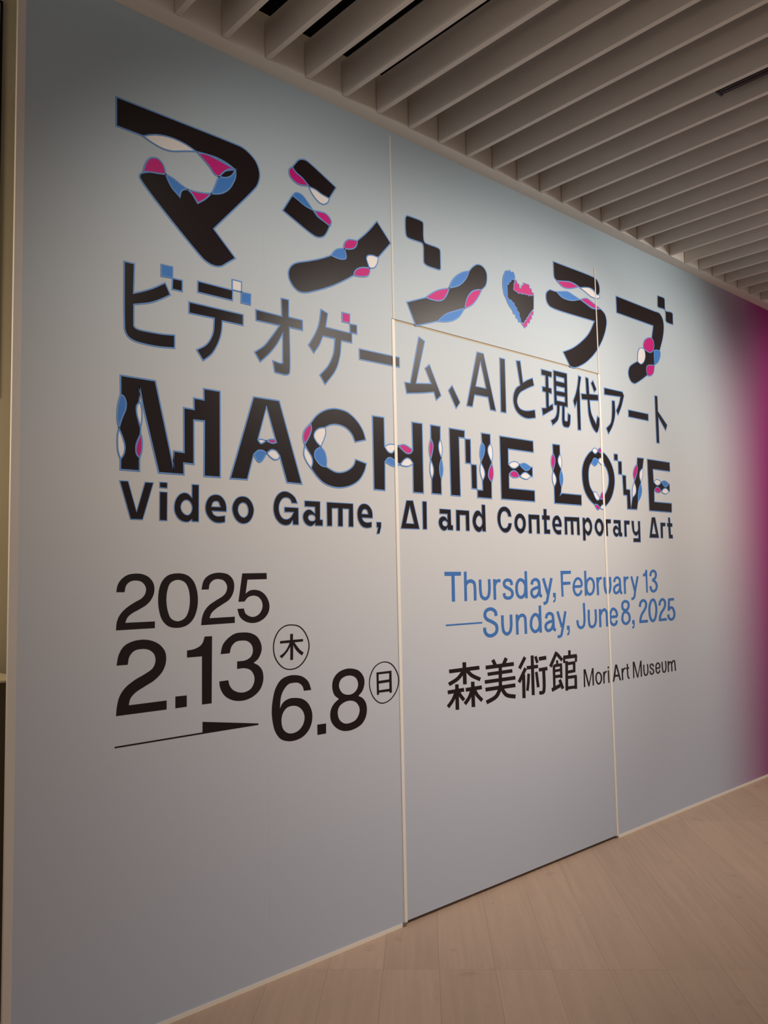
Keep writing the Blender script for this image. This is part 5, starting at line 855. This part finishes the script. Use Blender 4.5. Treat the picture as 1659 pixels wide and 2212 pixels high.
   ('s', '36868,10690/ 37335,10308/|37027,10825/ 37496,10443/'),
   ('s', '36857,10415/ 36857,10163/|37043,10411/ 37042,10159/'),
   ('s', '36655,10063/ 37385,10069/|36640,10219/ 37370,10226/'),
   ('s', '37184,10183/ 37177,9448/|37387,10174/ 37380,9438/'),
   ('s', '36658,9799/ 37294,9810/|36635,9936/ 37271,9949/'),
   ('s', '36635,9486/ 37348,9483/|36621,9641/ 37334,9639/'),
   ('s', '36542,10169/ 36519,8899/|36756,10158/ 36732,8883/'),
   ('s', '37003,9340/ 37260,8842/|37233,9393/ 37492,8894/'),
   ('s', '36426,8795/ 37168,8959/|36367,8989/ 37107,9155/'),
   ('s', '37530,10417/ 38774,10412/|37523,10612/ 38768,10610/'),
   ('s', '37505,10553/ 37484,10222/|37694,10539/ 37673,10206/'),
   ('s', '38610,10544/ 38563,10204/|38804,10516/ 38757,10175/'),
   ('s', '37985,10864/ 37973,10538/|38209,10851/ 38196,10525/'),
   ('s', '37687,10306/ 37611,8741/|37925,10289/ 37847,8718/'),
   ('s', '37765,10074/ 38610,10077/|37748,10232/ 38592,10237/'),
   ('s', '38383,10179/ 38359,9689/|38609,10162/ 38585,9671/'),
   ('s', '37756,9621/ 38584,9638/|37731,9778/ 38559,9798/'),
   ('s', '37732,9344/ 38696,9322/|37720,9502/ 38683,9482/'),
   ('s', '38481,9444/ 38451,8745/|38707,9426/ 38677,8725/'),
   ('s', '37697,8784/ 38643,8760/|37683,8942/ 38628,8920/'),
  ]),
 ]),
 ('museum_name', 0.0, [
  ('letter', [
   ('k', '39361,9713/ 39553,9710/ 39834,8916/ 40192,9710/ 40337,9705/ 40313,8744/ 40187,8746/ 40176,9487/ 39872,8736/ 39760,8740/ 39477,9515/ 39468,8742/ 39332,8745/'),
  ]),
  ('letter', [
   ('k', '40612,9092/ 40615,9145/ 40626,9203/ 40644,9256/ 40672,9298/ 40699,9323/ 40734,9348/ 40766,9364/ 40787,9368/ 40807,9365/ 40842,9353/ 40881,9335/ 40913,9315/ 40947,9284/ 40975,9243/ 40997,9197/ 41010,9152/ 41014,9101/ 41006,9046/ 40990,8992/ 40965,8945/ 40940,8910/ 40908,8877/ 40874,8851/ 40842,8836/ 40821,8832/ 40795,8829/ 40772,8830/ 40763,8831/ 40740,8844/ 40712,8871/ 40683,8907/ 40659,8944/ 40639,8980/ 40625,9016/ 40616,9053/|40472,9101/ 40476,9162/ 40488,9227/ 40511,9292/ 40547,9348/ 40587,9386/ 40635,9420/ 40694,9448/ 40766,9462/ 40840,9454/ 40906,9433/ 40965,9405/ 41017,9372/ 41068,9325/ 41107,9270/ 41134,9212/ 41151,9154/ 41156,9090/ 41147,9023/ 41127,8959/ 41097,8902/ 41065,8858/ 41024,8816/ 40975,8779/ 40918,8753/ 40867,8741/ 40816,8736/ 40761,8738/ 40700,8752/ 40641,8785/ 40594,8828/ 40559,8874/ 40530,8917/ 40506,8960/ 40488,9005/ 40477,9052/'),
  ]),
  ('letter', [
   ('s', '41272,9412/ 41256,8748/|41408,9403/ 41392,8738/'),
   ('s', '41420,9146/ 41438,9186/ 41453,9227/ 41468,9264/ 41485,9293/ 41505,9313/ 41523,9322/ 41550,9330/ 41584,9339/ 41625,9348/ 41664,9358/|41289,9181/ 41306,9218/ 41321,9258/ 41338,9300/ 41363,9343/ 41401,9380/ 41445,9403/ 41489,9418/ 41531,9429/ 41570,9437/ 41606,9447/'),
  ]),
  ('letter', [
   ('s', '41744,9451/ 41757,8741/|41876,9446/ 41889,8734/'),
   ('k', '41760,9661/ 41886,9668/ 41884,9552/ 41764,9544/'),
  ]),
  ('letter', [
   ('k', '42546,9704/ 42736,9706/ 43106,8758/ 42948,8763/ 42851,9005/ 42492,9009/ 42372,8756/ 42223,8745/|42635,9541/ 42819,9119/ 42534,9115/'),
  ]),
  ('letter', [
   ('s', '43193,9434/ 43202,8753/|43331,9428/ 43339,8746/'),
   ('s', '43369,9166/ 43388,9202/ 43405,9239/ 43421,9273/ 43439,9300/ 43460,9321/ 43482,9333/ 43513,9345/ 43550,9357/ 43593,9369/ 43634,9383/|43240,9205/ 43258,9239/ 43274,9275/ 43293,9314/ 43319,9353/ 43356,9389/ 43399,9414/ 43444,9432/ 43488,9446/ 43529,9459/ 43568,9472/'),
  ]),
  ('letter', [
   ('s', '43765,9646/ 43768,9488/ 43767,9319/ 43768,9154/ 43774,9011/ 43791,8907/ 43799,8879/ 43807,8856/ 43819,8833/ 43837,8810/ 43865,8788/ 43898,8771/ 43930,8761/ 43960,8754/ 43984,8749/ 44007,8743/|43905,9641/ 43907,9482/ 43906,9312/ 43907,9149/ 43913,9010/ 43929,8913/ 43935,8893/ 43941,8876/ 43946,8866/ 43949,8861/ 43954,8858/ 43958,8856/ 43971,8852/ 43992,8847/ 44018,8842/ 44044,8835/'),
   ('s', '43687,9332/ 44033,9357/|43660,9421/ 44005,9447/'),
  ]),
  ('letter', [
   ('k', '44441,9714/ 44634,9709/ 44945,8865/ 45284,9702/ 45430,9709/ 45422,8752/ 45276,8750/ 45282,9426/ 44985,8736/ 44862,8740/ 44565,9487/ 44555,8750/ 44426,8751/'),
  ]),
  ('letter', [
   ('s', '45595,9443/ 45594,9346/ 45591,9244/ 45590,9142/ 45593,9048/ 45607,8967/ 45618,8925/ 45631,8887/ 45648,8849/ 45675,8812/ 45716,8781/ 45758,8763/ 45799,8753/ 45841,8747/ 45882,8745/ 45923,8748/ 45968,8757/ 46008,8773/ 46044,8792/ 46076,8814/ 46104,8839/ 46132,8873/ 46152,8912/ 46165,8952/ 46174,8994/ 46182,9039/ 46188,9111/ 46185,9192/ 46178,9276/ 46170,9360/ 46165,9442/|45734,9437/ 45734,9338/ 45730,9235/ 45729,9136/ 45732,9047/ 45745,8973/ 45754,8938/ 45765,8904/ 45777,8878/ 45788,8861/ 45801,8852/ 45808,8850/ 45826,8845/ 45848,8842/ 45870,8842/ 45886,8842/ 45904,8846/ 45925,8854/ 45947,8866/ 45968,8881/ 45985,8895/ 46003,8918/ 46016,8944/ 46027,8977/ 46035,9014/ 46042,9053/ 46047,9119/ 46044,9194/ 46038,9276/ 46030,9361/ 46024,9443/'),
  ]),
  ('letter', [
   ('s', '46851,9227/ 46843,9253/ 46837,9281/ 46828,9312/ 46810,9347/ 46776,9380/ 46735,9403/ 46691,9420/ 46644,9432/ 46595,9441/ 46544,9442/ 46494,9435/ 46449,9421/ 46409,9402/ 46375,9379/ 46348,9351/ 46333,9317/ 46330,9280/ 46336,9242/ 46353,9205/ 46382,9167/ 46431,9132/ 46490,9105/ 46547,9082/ 46595,9062/ 46628,9043/ 46652,9023/ 46675,8999/ 46693,8977/ 46704,8958/ 46708,8942/ 46705,8928/ 46697,8910/ 46683,8892/ 46665,8876/ 46646,8864/ 46627,8857/ 46601,8849/ 46573,8844/ 46548,8841/ 46531,8842/ 46519,8844/ 46501,8851/ 46483,8860/ 46466,8871/ 46455,8879/ 46445,8894/ 46438,8915/ 46435,8943/ 46431,8975/ 46425,9007/|46711,9214/ 46702,9243/ 46695,9272/ 46689,9296/ 46682,9312/ 46673,9320/ 46660,9327/ 46635,9336/ 46607,9344/ 46582,9348/ 46566,9349/ 46550,9347/ 46528,9340/ 46506,9329/ 46488,9317/ 46479,9308/ 46473,9295/ 46471,9276/ 46475,9254/ 46485,9233/ 46496,9217/ 46518,9201/ 46560,9182/ 46615,9161/ 46675,9135/ 46727,9105/ 46765,9074/ 46797,9043/ 46823,9009/ 46842,8974/ 46851,8937/ 46846,8902/ 46830,8869/ 46807,8839/ 46776,8812/ 46740,8789/ 46702,8773/ 46660,8761/ 46615,8752/ 46567,8748/ 46518,8750/ 46472,8759/ 46432,8774/ 46395,8791/ 46364,8812/ 46335,8837/ 46310,8872/ 46298,8908/ 46293,8943/ 46290,8974/ 46285,9003/'),
  ]),
  ('letter', [
   ('s', '47066,9040/ 47552,9048/|47051,9134/ 47536,9143/'),
   ('s', '47617,9095/ 47612,9138/ 47611,9184/ 47607,9232/ 47595,9282/ 47565,9328/ 47528,9362/ 47485,9392/ 47436,9418/ 47380,9439/ 47314,9450/ 47245,9441/ 47186,9420/ 47134,9393/ 47089,9361/ 47052,9326/ 47023,9280/ 47007,9229/ 47001,9177/ 47000,9127/ 47001,9081/ 47002,9040/ 47005,8996/ 47013,8952/ 47028,8908/ 47053,8868/ 47081,8838/ 47114,8810/ 47152,8785/ 47198,8763/ 47251,8749/ 47305,8746/ 47353,8753/ 47396,8764/ 47435,8778/ 47471,8795/ 47508,8821/ 47535,8852/ 47555,8883/ 47572,8911/ 47591,8937/|47471,9096/ 47466,9141/ 47465,9187/ 47462,9229/ 47454,9263/ 47438,9288/ 47418,9305/ 47389,9326/ 47358,9342/ 47332,9353/ 47321,9355/ 47304,9353/ 47273,9341/ 47238,9322/ 47204,9299/ 47180,9277/ 47161,9247/ 47150,9210/ 47145,9166/ 47144,9120/ 47145,9075/ 47147,9035/ 47149,8996/ 47155,8960/ 47165,8929/ 47181,8904/ 47198,8887/ 47220,8869/ 47243,8853/ 47263,8843/ 47274,8840/ 47281,8840/ 47300,8843/ 47325,8850/ 47349,8859/ 47368,8867/ 47387,8880/ 47403,8899/ 47419,8925/ 47437,8954/ 47457,8982/'),
  ]),
  ('letter', [
   ('s', '47750,9442/ 47753,9353/ 47755,9262/ 47757,9172/ 47762,9086/ 47774,9009/ 47783,8961/ 47791,8914/ 47804,8867/ 47828,8822/ 47870,8783/ 47915,8760/ 47959,8747/ 48005,8738/ 48051,8734/ 48101,8737/ 48152,8752/ 48192,8776/ 48223,8802/ 48248,8829/ 48271,8856/ 48295,8892/ 48315,8931/ 48330,8973/ 48342,9017/ 48351,9064/ 48356,9135/ 48353,9213/ 48345,9293/ 48337,9373/ 48331,9451/|47898,9437/ 47901,9348/ 47902,9257/ 47904,9168/ 47909,9085/ 47920,9011/ 47929,8965/ 47937,8920/ 47947,8883/ 47960,8858/ 47975,8844/ 47982,8841/ 48002,8836/ 48024,8831/ 48044,8830/ 48052,8830/ 48063,8833/ 48078,8842/ 48098,8859/ 48118,8881/ 48136,8903/ 48156,8932/ 48171,8963/ 48184,8999/ 48194,9038/ 48202,9079/ 48207,9143/ 48204,9215/ 48197,9294/ 48188,9374/ 48182,9452/'),
  ]),
  ('letter', [
   ('s', '48496,9430/ 48471,8746/|48646,9422/ 48621,8736/'),
   ('s', '48670,9165/ 48701,9199/ 48730,9235/ 48757,9267/ 48779,9287/ 48796,9294/ 48801,9293/ 48822,9293/ 48845,9289/ 48864,9285/ 48869,9284/ 48875,9279/ 48881,9265/ 48886,9241/ 48890,9208/ 48895,9172/ 48904,9101/ 48907,9018/ 48908,8926/ 48908,8832/ 48910,8741/|48539,9218/ 48568,9249/ 48596,9285/ 48628,9322/ 48670,9358/ 48727,9382/ 48783,9389/ 48831,9388/ 48879,9382/ 48924,9370/ 48971,9351/ 49010,9317/ 49029,9279/ 49037,9244/ 49041,9209/ 49046,9173/ 49055,9099/ 49059,9012/ 49060,8919/ 49060,8824/ 49061,8734/'),
   ('s', '49073,9184/ 49104,9220/ 49134,9258/ 49161,9291/ 49186,9315/ 49211,9328/ 49225,9331/ 49250,9335/ 49273,9336/ 49290,9335/ 49286,9338/ 49288,9336/ 49296,9322/ 49304,9293/ 49310,9255/ 49318,9215/ 49332,9138/ 49339,9046/ 49344,8944/ 49348,8840/ 49353,8740/|48939,9235/ 48968,9269/ 48997,9306/ 49029,9345/ 49069,9382/ 49122,9410/ 49170,9424/ 49215,9430/ 49263,9433/ 49313,9430/ 49371,9415/ 49420,9380/ 49444,9340/ 49455,9300/ 49463,9260/ 49471,9219/ 49484,9138/ 49492,9042/ 49497,8939/ 49501,8835/ 49506,8736/'),
  ]),
 ]),
]

def crs(p0, p1, p2, p3, n):
    d = lambda a, b: max((a - b).length ** 0.5, 1e-5)
    t1 = d(p0, p1); t2 = t1 + d(p1, p2); t3 = t2 + d(p2, p3); out = []
    for i in range(n):
        t = t1 + (t2 - t1) * i / n
        a1 = p0 * ((t1 - t) / t1) + p1 * (t / t1)
        a2 = p1 * ((t2 - t) / (t2 - t1)) + p2 * ((t - t1) / (t2 - t1))
        a3 = p2 * ((t3 - t) / (t3 - t2)) + p3 * ((t - t2) / (t3 - t2))
        b1 = a1 * ((t2 - t) / t2) + a2 * (t / t2)
        b2 = a2 * ((t3 - t) / (t3 - t1)) + a3 * ((t - t1) / (t3 - t1))
        out.append(b1 * ((t2 - t) / (t2 - t1)) + b2 * ((t - t1) / (t2 - t1)))
    return out

def outline(text):
    """'x,z' tenths of a millimetre on the wall; '/' marks a sharp corner, other points are smooth"""
    P = []; corner = []
    for tok in text.split():
        corner.append(tok.endswith('/'))
        a, c_ = tok.rstrip('/').split(','); P.append(Vector((int(a) / 1e4, int(c_) / 1e4)))
    N = len(P)
    if all(corner): return P
    out = []
    for i in range(N):
        j = (i + 1) % N
        a, b_ = P[i], P[j]
        if corner[i] and corner[j]:
            out.append(a); continue
        p0 = 2 * a - b_ if corner[i] else P[i - 1]
        p3 = 2 * b_ - a if corner[j] else P[(j + 1) % N]
        n = max(3, min(10, int((b_ - a).length / 0.012) + 2))
        out += crs(p0, a, b_, p3, n)
    return out

def shape_faces(mb, text, y, mi):
    loops = [outline(s) for s in text.split('|')]
    pts = [p for l in loops for p in l]
    tris = tessellate_polygon([[Vector((p.x, p.y, 0)) for p in l] for l in loops])
    n = len(mb.v)
    mb.v += [(p.x, y, p.y) for p in pts]
    for a, b_, c_ in tris:
        A, B, C_ = pts[a], pts[b_], pts[c_]
        cr_ = (B.x - A.x) * (C_.y - A.y) - (B.y - A.y) * (C_.x - A.x)
        mb.f.append((n + a, n + b_, n + c_) if cr_ > 0 else (n + a, n + c_, n + b_)); mb.mi.append(mi)
    m = len(mb.v)
    mb.v += [(p.x, -0.0002, p.y) for p in pts]
    k = 0
    for l in loops:
        for i in range(len(l)):
            j = (i + 1) % len(l)
            mb.f.append((n + k + i, n + k + j, m + k + j, m + k + i)); mb.mi.append(mi)
        k += len(l)
    return loops

def stroke_faces(mb, text, y, mi):
    """a pen stroke given by its two edges"""
    A, B = [outline(s) for s in text.split('|')]
    n = len(mb.v); N = len(A)
    mb.v += [(p.x, y, p.y) for p in A] + [(p.x, y, p.y) for p in B]
    m = len(mb.v)
    mb.v += [(p.x, -0.0002, p.y) for p in A] + [(p.x, -0.0002, p.y) for p in B]
    for i in range(N - 1):
        mb.f.append((n + i, n + N + i, n + N + i + 1, n + i + 1)); mb.mi.append(mi)
    rim = list(range(N)) + list(range(2 * N - 1, N - 1, -1))
    for i, a in enumerate(rim):
        b_ = rim[(i + 1) % len(rim)]
        mb.f.append((n + a, n + b_, m + b_, m + a)); mb.mi.append(mi)

def ribbon(mb, loop, half, y, mi):
    N = len(loop); A = []
    for i in range(N):
        p = loop[i]; a = p - loop[i - 1]; b_ = loop[(i + 1) % N] - p
        if a.length < 1e-7 or b_.length < 1e-7: nrm = Vector((0, 0))
        else:
            a.normalize(); b_.normalize()
            na = Vector((-a.y, a.x)); nb = Vector((-b_.y, b_.x)); s = na + nb
            if s.length < 0.25: nrm = na
            else:
                s.normalize(); nrm = s / max(0.42, s.dot(na))
        A.append((p + nrm * half, p - nrm * half))
    n = len(mb.v)
    for q, r in A: mb.v += [(q.x, y, q.y), (r.x, y, r.y)]
    for i in range(N):
        j = (i + 1) % N
        mb.f.append((n + 2 * i, n + 2 * i + 1, n + 2 * j + 1, n + 2 * j)); mb.mi.append(mi)

PATCH = {'m': ('magenta_patch', M_MAGENTA), 'w': ('white_patch', M_WHITE), 'b': ('blue_patch', M_BLUE)}
INFO = {
 'katakana_title': [('giant black katakana title with magenta, blue and white wave patches, top row of the wall', 'lettering')],
 'pixel_heart': [('black pixel-edged heart with blue and magenta sides in the top title row', 'heart symbol')],
 'katakana_subtitle': [('black Japanese subtitle outlined in blue, second row of the wall', 'lettering')],
 'english_title': [('heavy black English capitals with coloured wave patches, third row of the wall', 'lettering')],
 'english_subtitle': [('black English subtitle with blue hairline outline, directly under the capitals', 'lettering')],
 'year_numerals': [('large black numerals 2025 on the left of the wall', 'lettering')],
 'start_date_numerals': [('largest black numerals 2.13 under the year, above the arrow', 'lettering')],
 'date_arrow': [('thin black half arrow between the two dates, pointing right', 'arrow')],
 'weekday_mark': [('circled kanji at the upper right of the 2.13', 'weekday mark'), ('circled kanji at the upper right of the 6.8, beside the door edge', 'weekday mark')],
 'end_date_numerals': [('black numerals 6.8 at the right of the arrow', 'lettering')],
 'english_date': [('blue English date line beginning with Thursday', 'lettering'), ('blue English date line with a long dash before Sunday', 'lettering')],
 'museum_name': [('bold black four-kanji museum name on the door', 'lettering'), ('small black English museum name right of the four kanji', 'lettering')],
}
seen = {}
for gname, half, letters in LETTERING:
    k = seen.get(gname, 0); seen[gname] = k + 1
    label, cat = INFO[gname][k]
    xs = []; zs = []
    for _, shapes in letters:
        for _, s in shapes:
            for tok in s.replace('|', ' ').split():
                a, c_ = tok.rstrip('/').split(','); xs.append(int(a) / 1e4); zs.append(int(c_) / 1e4)
    root = empty(gname, ((min(xs) + max(xs)) / 2, 0, min(zs)))
    tag(root, label, cat)
    dark = M_BLUETEXT if gname == 'english_date' else M_BLACK
    for lname, shapes in letters:
        mb = MB()
        for n, (kind, s) in enumerate(shapes):
            if kind == 's':
                stroke_faces(mb, s, -0.0008 - 0.00003 * n, 0)
            if kind == 'k':
                loops = shape_faces(mb, s, -0.0008 - 0.00003 * n, 0)
                if half:
                    for l in loops: ribbon(mb, l, half / 1000, -0.0012, 1)
        lo = mb.build(lname, [dark, M_OUTLINE], root)
        for kind, s in shapes:
            if kind not in 'ks':
                pb = MB()
                loops = shape_faces(pb, s, -0.0017, 0)
                if half:
                    for l in loops: ribbon(pb, l, min(half, 2.8) / 1000, -0.0021, 1)
                nm, mt = PATCH[kind]
                po_ = pb.build(nm, [mt, M_OUTLINE], None)
                po_.parent = lo
